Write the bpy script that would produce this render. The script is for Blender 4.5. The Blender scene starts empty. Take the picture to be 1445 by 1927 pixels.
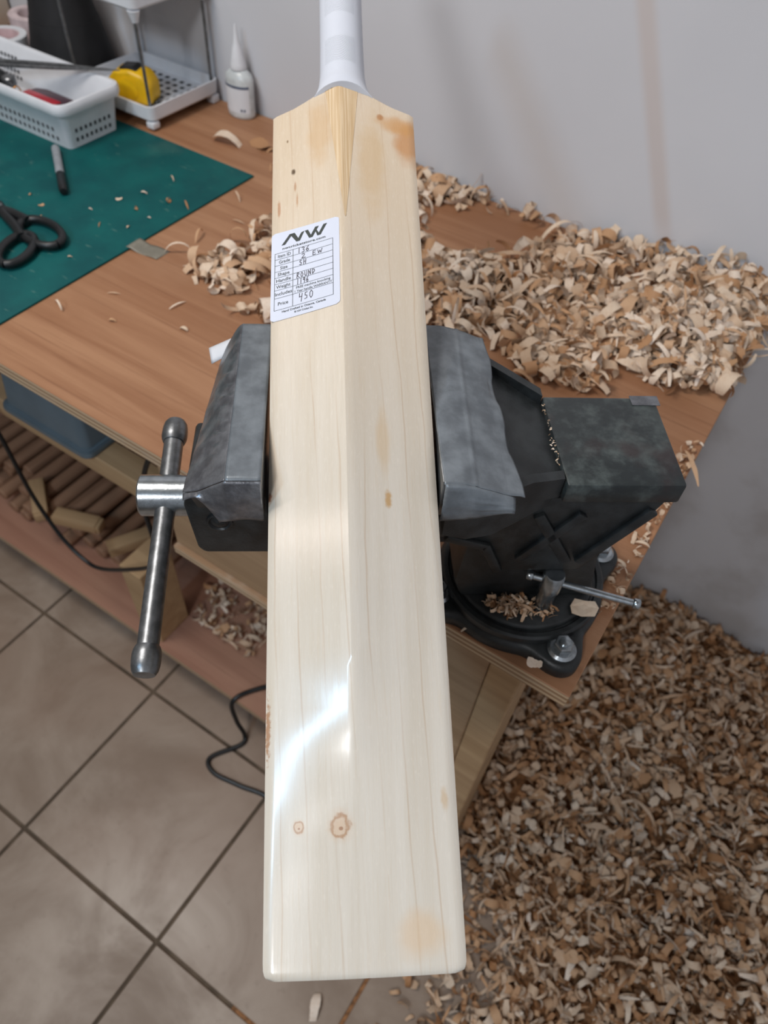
import bpy, bmesh, math, random
import numpy as np
from mathutils import Vector, Matrix, noise
random.seed(7); rng = np.random.default_rng(7)
scene = bpy.context.scene
C = scene.collection

# ------------------------------------------------------------ camera, light, exposure
FPX = 1378.36
CAMZ = 1.36
cam_d = bpy.data.cameras.new('camera'); cam = bpy.data.objects.new('camera', cam_d); C.objects.link(cam)
cam_d.sensor_fit = 'VERTICAL'; cam_d.sensor_height = 36.0; cam_d.lens = 36.0 * FPX / 1927.0
cam_d.clip_start = 0.02; cam_d.clip_end = 50
_f = FPX
def _ray(x, y): return Vector((x - 722.5, y - 963.5, _f)).normalized()
_a = _ray(-3033, -1099); _b = _ray(2092, -609)
_d = _a.cross(_b).normalized()
if _d.y < 0: _d = -_d
_ex, _ey, _ez = -_a, _d.cross(-_a) * 1.0, -_d
_ey = _ez.cross(_ex).normalized()
ROT = Matrix((_ex, _ey, _ez))                     # camera axes (x right, y down, z forward) -> world
right = ROT @ Vector((1, 0, 0)); up = ROT @ Vector((0, -1, 0)); back = ROT @ Vector((0, 0, -1))
cam.matrix_world = Matrix(((right.x, up.x, back.x, 0), (right.y, up.y, back.y, 0), (right.z, up.z, back.z, CAMZ), (0, 0, 0, 1)))
cam_d.dof.use_dof = True; cam_d.dof.focus_distance = 0.47; cam_d.dof.aperture_fstop = 8.5
scene.camera = cam

world = bpy.data.worlds.new('world'); scene.world = world; world.use_nodes = True
bg = world.node_tree.nodes['Background']; bg.inputs[0].default_value = (1.0, 0.95, 0.90, 1); bg.inputs[1].default_value = 0.16

def area_lamp(name, loc, target, sx, sy, power, col):
    l = bpy.data.lights.new(name, 'AREA'); l.shape = 'RECTANGLE'; l.size = sx; l.size_y = sy
    l.energy = power; l.color = col
    o = bpy.data.objects.new(name, l); C.objects.link(o); o.location = loc
    o.rotation_euler = (Vector(target) - Vector(loc)).to_track_quat('-Z', 'Y').to_euler()
    return o
area_lamp('ceiling_tube_lamp', (-0.65, -1.22, 2.32), (-0.60, -0.85, 0.0), 0.09, 0.40, 11.5, (0.42, 0.71, 1.0))
area_lamp('ceiling_lamp_behind', (0.0, -1.50, 2.32), (-0.2, 0.3, 0.9), 0.28, 0.28, 14, (0.95, 0.97, 1.0))
area_lamp('side_lamp', (-1.79, -0.76, 2.32), (-0.4, 0.4, 0.8), 0.06, 0.12, 1.0, (1.0, 0.84, 0.76))
area_lamp('ceiling_lamp_over_bench', (-0.95, 0.08, 2.35), (-0.6, 0.4, 0.8), 0.50, 0.50, 17, (1.0, 0.95, 0.90))

scene.view_settings.view_transform = 'Standard'; scene.view_settings.look = 'None'
scene.view_settings.gamma = 1.0; scene.view_settings.use_curve_mapping = False
scene.view_settings.exposure = -0.12
scene.cycles.max_bounces = 6; scene.cycles.diffuse_bounces = 3; scene.cycles.glossy_bounces = 3; scene.cycles.caustics_reflective = False; scene.cycles.caustics_refractive = False

# ------------------------------------------------------------ helpers
def s2l(c):
    c = c / 255.0
    return c / 12.92 if c <= 0.04045 else ((c + 0.055) / 1.055) ** 2.4
def rgb(r, g, b): return (s2l(r), s2l(g), s2l(b), 1.0)

class NT:
    """small node-building helper"""
    def __init__(self, name, rough=0.6, metal=0.0, spec=0.5):
        self.m = bpy.data.materials.new(name); self.m.use_nodes = True
        self.t = self.m.node_tree; self.n = self.t.nodes; self.l = self.t.links
        self.b = self.n['Principled BSDF']
        self.b.inputs['Roughness'].default_value = rough; self.b.inputs['Metallic'].default_value = metal
        self.b.inputs['Specular IOR Level'].default_value = spec
    def node(self, typ, **kw):
        x = self.n.new(typ)
        for k, v in kw.items(): setattr(x, k, v)
        return x
    def link(self, a, b): self.l.new(a, b)
    def inp(self, sock, v):
        if hasattr(v, 'is_linked') or isinstance(v, bpy.types.NodeSocket): self.link(v, sock)
        else: sock.default_value = v
    def math(self, op, a, b=0.0, c=None, clamp=False):
        x = self.node('ShaderNodeMath', operation=op); x.use_clamp = clamp
        self.inp(x.inputs[0], a); self.inp(x.inputs[1], b)
        if c is not None: self.inp(x.inputs[2], c)
        return x.outputs[0]
    def obj(self):
        return self.node('ShaderNodeTexCoord').outputs['Object']
    def xyz(self, v):
        x = self.node('ShaderNodeSeparateXYZ'); self.link(v, x.inputs[0]); return x.outputs[0], x.outputs[1], x.outputs[2]
    def scale(self, v, s, off=(0, 0, 0)):
        x = self.node('ShaderNodeMapping'); self.link(v, x.inputs[0]); x.inputs['Scale'].default_value = s; x.inputs['Location'].default_value = off
        return x.outputs[0]
    def noise(self, v, s=5.0, detail=3.0, rough=0.55, dist=0.0):
        x = self.node('ShaderNodeTexNoise'); self.link(v, x.inputs['Vector'])
        x.inputs['Scale'].default_value = s; x.inputs['Detail'].default_value = detail; x.inputs['Roughness'].default_value = rough
        x.inputs['Distortion'].default_value = dist
        return x.outputs['Fac']
    def step(self, v, a, b, oa=0.0, ob=1.0):
        x = self.node('ShaderNodeMapRange', interpolation_type='SMOOTHSTEP'); self.inp(x.inputs['Value'], v)
        x.inputs['From Min'].default_value = a; x.inputs['From Max'].default_value = b
        x.inputs['To Min'].default_value = oa; x.inputs['To Max'].default_value = ob
        return x.outputs['Result']
    def mix(self, fac, a, b, mode='MIX'):
        x = self.node('ShaderNodeMix', data_type='RGBA', blend_type=mode)
        self.inp(x.inputs['Factor'], fac); self.inp(x.inputs['A'], a) if False else None
        ia, ib = x.inputs[6], x.inputs[7]
        self.inp(ia, a); self.inp(ib, b)
        return x.outputs[2]
    def col(self, c): self.inp(self.b.inputs['Base Color'], c)
    def rough(self, r): self.inp(self.b.inputs['Roughness'], r)
    def bump(self, h, strength=0.3, dist=0.001):
        x = self.node('ShaderNodeBump'); x.inputs['Strength'].default_value = strength; x.inputs['Distance'].default_value = dist
        self.link(h, x.inputs['Height']); self.link(x.outputs[0], self.b.inputs['Normal'])

def plain(name, c, rough=0.5, metal=0.0, var=0.12, nscale=40.0, bump=0.0, bscale=200.0, spec=0.5):
    """plain colour with slight mottling"""
    t = NT(name, rough, metal, spec); v = t.obj()
    n = t.noise(v, nscale, 4)
    dark = tuple(x * (1 - var * 1.6) for x in c[:3]) + (1,); lite = tuple(min(1, x * (1 + var)) for x in c[:3]) + (1,)
    t.col(t.mix(t.step(n, 0.3, 0.7), dark, lite))
    if bump > 0: t.bump(t.noise(v, bscale, 3), bump, 0.0006)
    return t.m

def link(o, parent=None):
    C.objects.link(o)
    if parent is not None: o.parent = parent
    return o
def obj_from(name, verts, faces, mat, parent=None, smooth=False, loc=None):
    me = bpy.data.meshes.new(name); me.from_pydata([tuple(v) for v in verts], [], [tuple(f) for f in faces]); me.update()
    if smooth:
        me.polygons.foreach_set('use_smooth', [True] * len(me.polygons))
    if mat: me.materials.append(mat)
    o = bpy.data.objects.new(name, me); link(o, parent)
    if loc is not None: o.location = loc
    return o
def from_bm(name, bm, mat, parent=None, smooth=False, angle=None):
    bmesh.ops.recalc_face_normals(bm, faces=bm.faces[:])
    me = bpy.data.meshes.new(name); bm.to_mesh(me); bm.free()
    if smooth or angle:
        me.polygons.foreach_set('use_smooth', [True] * len(me.polygons))
        if angle: me.set_sharp_from_angle(angle=math.radians(angle))
    if mat: me.materials.append(mat)
    o = bpy.data.objects.new(name, me); return link(o, parent)
def tag(o, label, cat=None, group=None, kind=None):
    if label: o['label'] = label
    if cat: o['category'] = cat
    if group: o['group'] = group
    if kind: o['kind'] = kind
    return o
def empty(name, loc=(0, 0, 0), rz=0.0):
    o = bpy.data.objects.new(name, None); o.empty_display_size = 0.05; link(o)
    o.location = loc; o.rotation_euler = (0, 0, rz); return o
def add_box(bm, x0, x1, y0, y1, z0, z1, bev=0.0, seg=2):
    r = bmesh.ops.create_cube(bm, size=1.0); vs = r['verts']
    for v in vs:
        v.co = Vector(((x0 + x1) / 2 + v.co.x * (x1 - x0), (y0 + y1) / 2 + v.co.y * (y1 - y0), (z0 + z1) / 2 + v.co.z * (z1 - z0)))
    if bev > 0:
        es = list({e for v in vs for e in v.link_edges})
        bmesh.ops.bevel(bm, geom=es, offset=bev, segments=seg, affect='EDGES', profile=0.5)
    return bm
def box(name, x0, x1, y0, y1, z0, z1, mat, parent=None, bev=0.0, seg=2):
    bm = bmesh.new(); add_box(bm, x0, x1, y0, y1, z0, z1, bev, seg)
    return from_bm(name, bm, mat, parent, angle=35 if bev else None)
def prism(name, poly, axis, a, b, mat, parent=None, bev=0.0, seg=2):
    """extrude a 2D polygon: axis 'v' -> poly (u,z) extruded along y ; axis 'z' -> poly (x,y) extruded in z"""
    bm = bmesh.new(); n = len(poly)
    def P(p, t): return (p[0], t, p[1]) if axis == 'v' else (p[0], p[1], t)
    va = [bm.verts.new(P(p, a)) for p in poly]; vb = [bm.verts.new(P(p, b)) for p in poly]
    bm.faces.new(va); bm.faces.new(vb[::-1])
    for i in range(n): bm.faces.new((va[i], vb[i], vb[(i + 1) % n], va[(i + 1) % n]))
    bmesh.ops.recalc_face_normals(bm, faces=bm.faces[:])
    if bev > 0: bmesh.ops.bevel(bm, geom=bm.edges[:], offset=bev, segments=seg, affect='EDGES', profile=0.5)
    return from_bm(name, bm, mat, parent, angle=35 if bev else None)
def loft(name, rings, mat, parent=None, caps=True, smooth=True, angle=40, closed=True):
    n = len(rings[0]); vs = [p for r in rings for p in r]; fs = []
    for i in range(len(rings) - 1):
        for j in range(n if closed else n - 1):
            k = (j + 1) % n
            fs.append((i * n + j, i * n + k, (i + 1) * n + k, (i + 1) * n + j))
    if caps and closed:
        fs.append(tuple(range(n))[::-1]); fs.append(tuple(range((len(rings) - 1) * n, len(rings) * n)))
    bm = bmesh.new(); bv = [bm.verts.new(p) for p in vs]
    for f in fs:
        try: bm.faces.new([bv[i] for i in f])
        except ValueError: pass
    return from_bm(name, bm, mat, parent, smooth=smooth, angle=angle if smooth else None)
def lathe(name, prof, mat, parent=None, seg=32, axis='z', center=(0, 0, 0), sx=1.0, sy=1.0, angle=40, caps=True):
    """profile of (radius, height)"""
    rings = []
    for r, h in prof:
        ring = []
        for i in range(seg):
            a = 2 * math.pi * i / seg; x, y = r * math.cos(a) * sx, r * math.sin(a) * sy
            p = (x, y, h) if axis == 'z' else ((h, x, y) if axis == 'x' else (x, h, y))
            ring.append(Vector(p) + Vector(center))
        rings.append(ring)
    return loft(name, rings, mat, parent, caps=caps, angle=angle)
def catmull(pts, sub=6):
    P = [Vector(p) for p in pts]; P = [P[0] * 2 - P[1]] + P + [P[-1] * 2 - P[-2]]; out = []
    for i in range(1, len(P) - 2):
        for k in range(sub):
            t = k / sub; a, b, c, d = P[i - 1:i + 3]
            out.append(0.5 * ((2 * b) + (c - a) * t + (2 * a - 5 * b + 4 * c - d) * t * t + (3 * b - a - 3 * c + d) * t ** 3))
    out.append(P[-2]); return out
def tube(name, pts, r, mat, parent=None, seg=10, radii=None):
    rings = []; prev = None
    for i, p in enumerate(pts):
        p = Vector(p)
        t = (Vector(pts[min(i + 1, len(pts) - 1)]) - Vector(pts[max(i - 1, 0)])).normalized()
        if prev is None: a = t.orthogonal().normalized()
        else: a = (prev - t * prev.dot(t)).normalized()
        prev = a; b = t.cross(a); rr = radii[i] if radii else r
        rings.append([p + (a * math.cos(2 * math.pi * k / seg) + b * math.sin(2 * math.pi * k / seg)) * rr for k in range(seg)])
    return loft(name, rings, mat, parent, angle=50)
def grid(name, nu, nv, fn, mat, parent=None, smooth=True, thick=0.0):
    vs = [Vector(fn(i / nu, j / nv)) for j in range(nv + 1) for i in range(nu + 1)]
    fs = [(j * (nu + 1) + i, j * (nu + 1) + i + 1, (j + 1) * (nu + 1) + i + 1, (j + 1) * (nu + 1) + i) for j in range(nv) for i in range(nu)]
    o = obj_from(name, vs, fs, mat, parent, smooth)
    if thick:
        m = o.modifiers.new('thick', 'SOLIDIFY'); m.thickness = thick; m.offset = -1
    return o
def copy_tree(o, parent=None):
    c = o.copy(); link(c, parent)
    for ch in list(o.children): copy_tree(ch, c)
    return c

TT = 0.79       # bench top height
WY = 1.029      # wall plane
FY = 0.329      # bench front edge
RX = 0.013      # bench right edge

# ------------------------------------------------------------ materials
# wall plaster
t = NT('painted_wall', 0.75, 0, 0.25); v = t.obj(); x, y, z = t.xyz(v)
n = t.noise(v, 1.6, 4); n2 = t.noise(v, 90, 2)
base = t.mix(t.step(n, 0.3, 0.75), rgb(206, 206, 210), rgb(217, 217, 221))
dl = t.math('ABSOLUTE', t.math('SUBTRACT', t.math('ADD', x, t.math('MULTIPLY', z, 0.459)), 0.2135))   # distance from a faint warm-tinted streak that leans across the wall
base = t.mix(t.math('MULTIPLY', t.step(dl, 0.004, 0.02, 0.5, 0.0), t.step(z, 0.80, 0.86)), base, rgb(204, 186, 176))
dirt = t.math('MULTIPLY', t.step(z, 0.70, 0.84, 1.0, 0.0), t.step(t.noise(v, 7, 4), 0.40, 0.65))
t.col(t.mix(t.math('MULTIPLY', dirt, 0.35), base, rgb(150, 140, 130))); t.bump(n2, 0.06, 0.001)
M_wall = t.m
# floor tile
t = NT('beige_tile', 0.38, 0, 0.4); g = t.node('ShaderNodeNewGeometry').outputs['Position']
n = t.noise(g, 5.0, 6, 0.62, 0.6); n2 = t.noise(g, 2.2, 3, 0.5); n3 = t.noise(g, 60, 3)
c1 = t.mix(t.step(n, 0.32, 0.7), rgb(136, 116, 99), rgb(166, 148, 132))
c1 = t.mix(t.step(n2, 0.45, 0.72, 0, 0.55), c1, rgb(146, 120, 102))
c1 = t.mix(t.step(n3, 0.60, 0.75, 0, 0.25), c1, rgb(120, 100, 84))
t.col(c1); t.rough(t.step(n, 0.3, 0.7, 0.5, 0.32)); t.bump(n3, 0.05, 0.0006)
M_tile = t.m
M_grout = plain('dark_grout', rgb(98, 82, 66), 0.9, 0, 0.2, 30)
# plywood face, long grain along x
def ply(name, ca, cb, cc, grain_axis=0, gl=0.32, scratch=True):
    t = NT(name, gl + 0.25, 0, 0.35); g = t.obj()
    sc = [26, 26, 26]; sc[grain_axis] = 1.6
    n = t.noise(t.scale(g, tuple(sc)), 1.0, 5, 0.6, 0.8)
    sc2 = [220, 220, 220]; sc2[grain_axis] = 4
    n2 = t.noise(t.scale(g, tuple(sc2)), 1.0, 3, 0.6)
    n3 = t.noise(g, 3.0, 4)
    c = t.mix(t.step(n, 0.28, 0.72), ca, cb)
    c = t.mix(t.step(n2, 0.55, 0.75, 0, 0.45), c, cc)
    c = t.mix(t.step(n3, 0.5, 0.75, 0, 0.30), c, rgb(184, 148, 118))
    t.col(c); t.bump(n2, 0.12, 0.0005)
    return t.m
M_ply = ply('plywood_top', rgb(148, 102, 71), rgb(172, 127, 94), rgb(116, 74, 49))
M_plyp = ply('plywood_panel', rgb(152, 122, 92), rgb(174, 144, 112), rgb(130, 100, 74))
M_red = ply('reddish_board', rgb(154, 110, 90), rgb(172, 128, 106), rgb(132, 92, 74))
M_pine = ply('pine_lumber', rgb(166, 134, 98), rgb(190, 158, 120), rgb(146, 112, 78))
# plywood edge: veneers in z
t = NT('plywood_edge', 0.7); v = t.obj(); x, y, z = t.xyz(v)
lay = t.math('FRACT', t.math('MULTIPLY', z, 1 / 0.0066))
n = t.noise(t.scale(v, (30, 30, 220)), 1.0, 3)
c = t.mix(t.step(lay, 0.42, 0.58), rgb(198, 172, 140), rgb(150, 118, 88))
t.col(t.mix(t.step(n, 0.45, 0.75, 0, 0.6), c, rgb(170, 152, 132))); t.bump(n, 0.2, 0.0008)
M_plyedge = t.m
# shavings
def shaving_mat(name, use_obj):
    t = NT(name, 0.62, 0, 0.3); v = t.obj()
    if use_obj: r = t.node('ShaderNodeObjectInfo').outputs['Random']
    else: r = t.node('ShaderNodeAttribute', attribute_name='tone').outputs['Fac']
    cr = t.node('ShaderNodeValToRGB'); t.link(r, cr.inputs[0]); e = cr.color_ramp.elements
    e[0].position = 0; e[0].color = rgb(170, 122, 82); e[1].position = 1; e[1].color = rgb(238, 220, 202)
    for p, c in ((0.25, rgb(200, 158, 120)), (0.5, rgb(216, 188, 160)), (0.75, rgb(228, 206, 182))):
        k = e.new(p); k.color = c
    n = t.noise(t.scale(v, (300, 300, 300)), 1.0, 2)
    t.col(t.mix(t.step(n, 0.4, 0.7, 0, 0.2), cr.outputs[0], rgb(190, 146, 108)))
    t.b.inputs['Transmission Weight'].default_value = 0.0
    return t.m
M_shav = shaving_mat('wood_shaving_single', True); M_shavs = shaving_mat('wood_shavings', False)
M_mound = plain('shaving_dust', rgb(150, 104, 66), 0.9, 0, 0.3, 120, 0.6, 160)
# metals, plastics
M_cast = plain('black_cast_iron', rgb(38, 41, 42), 0.42, 0.0, 0.35, 60, 0.35, 500, 0.5)
t = NT('worn_anvil_paint', 0.4); v = t.obj()
n = t.noise(v, 34, 6, 0.65); n2 = t.noise(v, 16, 4)
c = t.mix(t.step(n, 0.42, 0.72), rgb(38, 43, 44), rgb(84, 92, 90)); c = t.mix(t.step(n2, 0.55, 0.7, 0, 0.7), c, rgb(52, 36, 36))
t.col(c); t.bump(t.noise(v, 260, 3), 0.2, 0.0005); M_anvil = t.m
M_steel = plain('dull_steel', rgb(128, 130, 132), 0.36, 0.85, 0.18, 120, 0.12, 500)
M_zinc = plain('bright_zinc', rgb(176, 182, 186), 0.24, 0.95, 0.12, 160, 0.1, 600)
t = NT('silver_duct_tape', 0.38, 0.25); v = t.obj()
n = t.noise(v, 60, 4); n2 = t.noise(v, 900, 2)
t.col(t.mix(t.step(n, 0.3, 0.75), rgb(98, 103, 108), rgb(130, 136, 141))); t.bump(n2, 0.12, 0.0004); M_tape = t.m
t = NT('creased_foil_tape', 0.3, 0.6); v = t.obj()
n = t.noise(v, 90, 5); n2 = t.noise(t.scale(v, (260, 120, 260)), 1.0, 3)
t.col(t.mix(t.step(n, 0.3, 0.75), rgb(98, 98, 102), rgb(142, 143, 147))); t.bump(n2, 0.35, 0.0012); M_foil = t.m
M_white = plain('white_plastic', rgb(226, 227, 231), 0.35, 0, 0.03, 30)
M_hole = plain('basket_holes_dark', rgb(60, 62, 66), 0.8)
M_black = plain('black_plastic', rgb(24, 25, 27), 0.4, 0, 0.2, 40)
M_cable = plain('black_rubber_cable', rgb(20, 22, 24), 0.35, 0, 0.15, 60)
M_felt = plain('matte_black_cone', rgb(26, 25, 27), 0.7, 0, 0.15, 60)
M_yellow = plain('yellow_plastic', rgb(232, 182, 14), 0.38, 0, 0.08, 50, 0.2, 300)
M_redp = plain('red_plastic', rgb(176, 26, 44), 0.3)
M_maroon = plain('dark_maroon_plastic', rgb(72, 44, 56), 0.35)
M_grey = plain('grey_plastic', rgb(150, 153, 158), 0.4)
M_tub = plain('blue_grey_plastic', rgb(92, 106, 114), 0.35, 0, 0.06, 20)
M_cream = plain('cream_card', rgb(206, 192, 174), 0.8, 0, 0.05, 10)
M_pink = plain('pale_tape', rgb(216, 196, 196), 0.5)
M_rod = ply('cane_handle', rgb(116, 82, 62), rgb(156, 118, 92), rgb(78, 52, 38), 1)
M_brass = plain('copper_wire', rgb(200, 140, 70), 0.3, 0.9)
M_purple = plain('dark_purple_foam', rgb(44, 32, 62), 0.8)
M_tapebit = plain('grey_tape_bit', rgb(132, 126, 112), 0.4)
# cutting mat
t = NT('green_cutting_mat', 0.6, 0, 0.25); v = t.obj()
n = t.noise(v, 14, 5, 0.6); n2 = t.noise(v, 5, 4)
c = t.mix(t.step(n, 0.3, 0.7), rgb(0, 74, 76), rgb(4, 90, 88)); c = t.mix(t.step(n2, 0.58, 0.78, 0, 0.30), c, rgb(104, 134, 118))
c = t.mix(t.step(t.noise(t.scale(v, (40, 160, 40)), 1, 4), 0.64, 0.75, 0, 0.35), c, rgb(120, 150, 136)); t.col(c); M_mat = t.m

# ------------------------------------------------------------ setting: floor tiles, wall
floor = obj_from('floor', [(-3.2, -2.4, -0.004), (2.4, -2.4, -0.004), (2.4, 1.2, -0.004), (-3.2, 1.2, -0.004)], [(0, 1, 2, 3)], M_grout)
tag(floor, 'dark grout bed of the beige tiled floor', kind='structure')
PITCH = 0.308; GX = -0.6545; GY = 0.0142
bm = bmesh.new(); add_box(bm, 0, PITCH - 0.006, 0, PITCH - 0.006, -0.0038, 0.0, 0.0012, 1)
me_t = bpy.data.meshes.new('tile'); bm.to_mesh(me_t); bm.free(); me_t.materials.append(M_tile)
for i in range(-4, 6):
    for j in range(-3, 4):
        o = bpy.data.objects.new('tile', me_t); link(o, floor); o.location = (GX + i * PITCH + 0.003, GY + j * PITCH + 0.003, random.uniform(-0.0004, 0.0))
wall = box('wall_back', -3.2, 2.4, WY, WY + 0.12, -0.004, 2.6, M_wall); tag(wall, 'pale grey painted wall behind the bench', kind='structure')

wall_r_blocker = box('wall_right_blocker', 0.64, 0.76, -2.4, WY - 0.0005, -0.004, 2.6, M_wall); tag(wall_r_blocker, 'unseen pale grey side wall added to block light from the right', kind='structure')  # unseen wall, added to block ambient light and darken the right side

# ------------------------------------------------------------ workbench
bench = empty('workbench', (-0.6, 0.68, 0)); BX, BY = -0.6, 0.68
tag(bench, 'plywood workbench with open lower shelf standing against the grey wall', 'workbench')
def bbox(name, x0, x1, y0, y1, z0, z1, mat, bev=0.0015, parent=bench, ox=BX, oy=BY): return box(name, x0 - ox, x1 - ox, y0 - oy, y1 - oy, z0, z1, mat, parent, bev, 1)
top = bbox('tabletop', -2.6, RX, FY, WY - 0.004, TT - 0.0198, TT, M_ply, 0.0008)
top.data.materials.append(M_plyedge)
for p in top.data.polygons:
    if abs(p.normal.z) < 0.5: p.material_index = 1
tag(top, 'orange-brown plywood top with layered pale edge')
ap = bbox('apron', -0.487, -0.2, 0.345, 0.363, 0.60, TT - 0.0200, M_plyp); tag(ap, 'pale plywood apron under the front edge')
e = bbox('apron_rail', -0.487, -0.2, 0.338, 0.363, 0.585, 0.5995, M_plyedge)
bbox('side_panel', -0.4865, -0.468, 0.3635, 0.90, 0.60, TT - 0.0200, M_plyp)
lp = bbox('leg_panel', -0.1995, -0.062, 0.338, 0.356, 0.0, TT - 0.0200, M_plyp); tag(lp, 'wide plywood leg panel at the front corner')
bbox('leg', -0.0615, -0.030, 0.338, 0.425, 0.0, TT - 0.0200, M_pine)
bbox('leg', -0.0615, -0.030, 0.92, 1.01, 0.0, TT - 0.0200, M_pine)
lg = bbox('leg', -0.700, -0.652, 0.374, 0.445, 0.1202, 0.335, M_pine); tag(lg, 'stubby pine leg standing on the lower shelf')
bbox('leg', -2.5, -2.45, 0.374, 0.445, 0.0, TT - 0.0200, M_pine)
bbox('leg', -2.5, -2.45, 0.92, 1.01, 0.0, TT - 0.0200, M_pine)
sh = bbox('shelf_board', -2.44, -0.2, 0.365, 0.93, 0.102, 0.12, M_red); sh.data.materials.append(M_plyedge)
for p in sh.data.polygons:
    if abs(p.normal.z) < 0.5: p.material_index = 1
tag(sh, 'reddish plywood lower shelf close to the floor')
for x0 in (-2.40, -1.6, -0.75, -0.3): bbox('shelf_block', x0, x0 + 0.06, 0.40, 0.90, 0.0, 0.1018, M_pine)
bbox('shelf_rail', -2.44, -0.490, 0.386, 0.424, 0.562, 0.600, M_pine); bbox('shelf_rail', -2.44, -0.490, 0.84, 0.88, 0.562, 0.600, M_pine)

# ------------------------------------------------------------ cricket bat
BC = Vector((-0.17733145, 0.2707479, 1.00957367))
BXv = Vector((0.81091636, 0.58258357, 0.05487298)); BYv = Vector((-0.56189295, 0.74905771, 0.3509827)); BZv = Vector((0.16337373, -0.31545035, 0.93477276))
bat = empty('cricket_bat'); bat.matrix_world = Matrix(((BXv.x, BYv.x, BZv.x, BC.x), (BXv.y, BYv.y, BZv.y, BC.y), (BXv.z, BYv.z, BZv.z, BC.z), (0, 0, 0, 1)))
tag(bat, 'pale willow cricket bat with white grip clamped face down in the vise', 'cricket bat')
def interp(x, pts):
    if x <= pts[0][0]: return pts[0][1]
    for (a, fa), (b, fb) in zip(pts, pts[1:]):
        if x <= b:
            s = (x - a) / (b - a); s = s * s * (3 - 2 * s) * 0.5 + s * 0.5; return fa + (fb - fa) * s
    return pts[-1][1]
RIDGE = [(-.291, .0022), (-.262, .0030), (-.225, .0052), (-.19, .0092), (-.155, .0150), (-.12, .0205), (-.08, .0240), (-.03, .0245), (.05, .0225), (.15, .0185), (.22, .0155), (.30, .0135), (.36, .012)]
WID = [(-.291, .0500), (-.2897, .0526), (-.287, .0538), (-.283, .0540), (.28, .0540), (.2885, .0540), (.2888, .0535), (.2925, .0400), (.3000, .0250), (.312, .0205), (.33, .0165), (.35, .016)]
def ridge(y): return interp(y, RIDGE)
def bz(x, y, w=0.054):
    """height of the back surface"""
    r = ridge(y); tt = min(1.0, abs(x + 0.0022 * (1 - min(1, abs(x) / 0.05))) / 0.054)
    k = min(1, max(0, (y + 0.235) / 0.10)); k = k * k * (3 - 2 * k)
    sharp = (1 - tt) * (1 - 0.10 * tt); soft = (1 - tt * tt)
    z = r * (k * sharp + (1 - k) * soft)
    return z
NXS = 36
ys = [-.291, -.2904, -.2895, -.2882, -.286] + list(np.linspace(-.282, .284, 76)) + [.2868, .2885, .2888, .2905, .2925, .296, .300, .306, .312, .322]
rings = []
for y in ys:
    w = min(interp(y, WID), 0.054) if y < 0.2886 else None
    if w is None:
        a = [(.2885, .0540), (.2925, .0400), (.2995, .0250), (.304, .0180), (.312, .0140), (.33, .0120)]
        for (p, fp), (q, fq) in zip(a, a[1:]):
            if p <= y <= q: w = fp + (fq - fp) * (y - p) / (q - p)
    ring = []
    cap = 0.0012 if y > -.2905 else 0.0025
    for i in range(NXS + 1):
        x = -w + 2 * w * i / NXS
        edge = (w - abs(x)); drop = 0.0
        if edge < 0.003: drop = 0.0016 * (1 - edge / 0.003) ** 2
        if y < -.287: drop += 0.0014 * ((-.287 - y) / 0.004) ** 2
        ring.append((x, y, bz(x, y) - drop))
    th = interp(y, [(-.291, .024), (-.25, .030), (-.1, .037), (.15, .034), (.29, .030), (.33, .028)])
    ring += [(w, y, -0.006), (w * 0.995, y, -th + 0.006), (w * 0.96, y, -th + 0.001), (w * .4, y, -th - 0.0015), (-w * .4, y, -th - 0.0015), (-w * 0.96, y, -th + 0.001), (-w * 0.995, y, -th + 0.006), (-w, y, -0.006)]
    rings.append(ring)
# willow
t = NT('polished_willow', 0.3, 0, 0.5); v = t.obj(); x, y, z = t.xyz(v)
wob = t.math('MULTIPLY', t.math('SUBTRACT', t.noise(t.scale(v, (30, 5.5, 0.0)), 1.0, 3), 0.5), 0.010)
wob2 = t.math('MULTIPLY', t.math('SUBTRACT', t.noise(t.scale(v, (8, 2.0, 0.0), (3, 1, 0)), 1.0, 2), 0.5), 0.030)
xx = t.math('ADD', t.math('ADD', x, wob), t.math('ADD', wob2, t.math('MULTIPLY', y, 0.030)))
ph = t.math('FRACT', t.math('MULTIPLY', xx, 68.0))
line = t.math('ABSOLUTE', t.math('SUBTRACT', ph, 0.5))
line = t.math('MULTIPLY', t.step(line, 0.0, 0.055, 1.0, 0.0), t.step(t.noise(t.scale(v, (40, 6, 0), (7, 3, 0)), 1.0, 2), 0.35, 0.65, 0.02, 0.32))
broad = t.noise(t.scale(v, (60, 3.0, 0.0)), 1.0, 3)
fine = t.noise(t.scale(v, (1400, 30, 0.0)), 1.0, 2)
speck = t.noise(t.scale(v, (700, 160, 0)), 1.0, 2)
c = t.mix(t.step(broad, 0.3, 0.7), rgb(215, 204, 187), rgb(225, 216, 202))
c = t.mix(t.step(y, -0.10, 0.30, 0.0, 0.55), c, rgb(220, 190, 152))
c = t.mix(t.step(fine, 0.5, 0.8, 0, 0.22), c, rgb(206, 178, 140))
c = t.mix(t.step(speck, 0.55, 0.75, 0, 0.16), c, rgb(250, 240, 226))
c = t.mix(line, c, rgb(176, 132, 84))
_nc = {}
def wn(ns):
    k = 50 if ns < 100 else (230 if ns < 330 else 420)
    if k not in _nc: _nc[k] = t.math('SUBTRACT', t.noise(v, k, 2), 0.5)
    return _nc[k]
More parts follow.
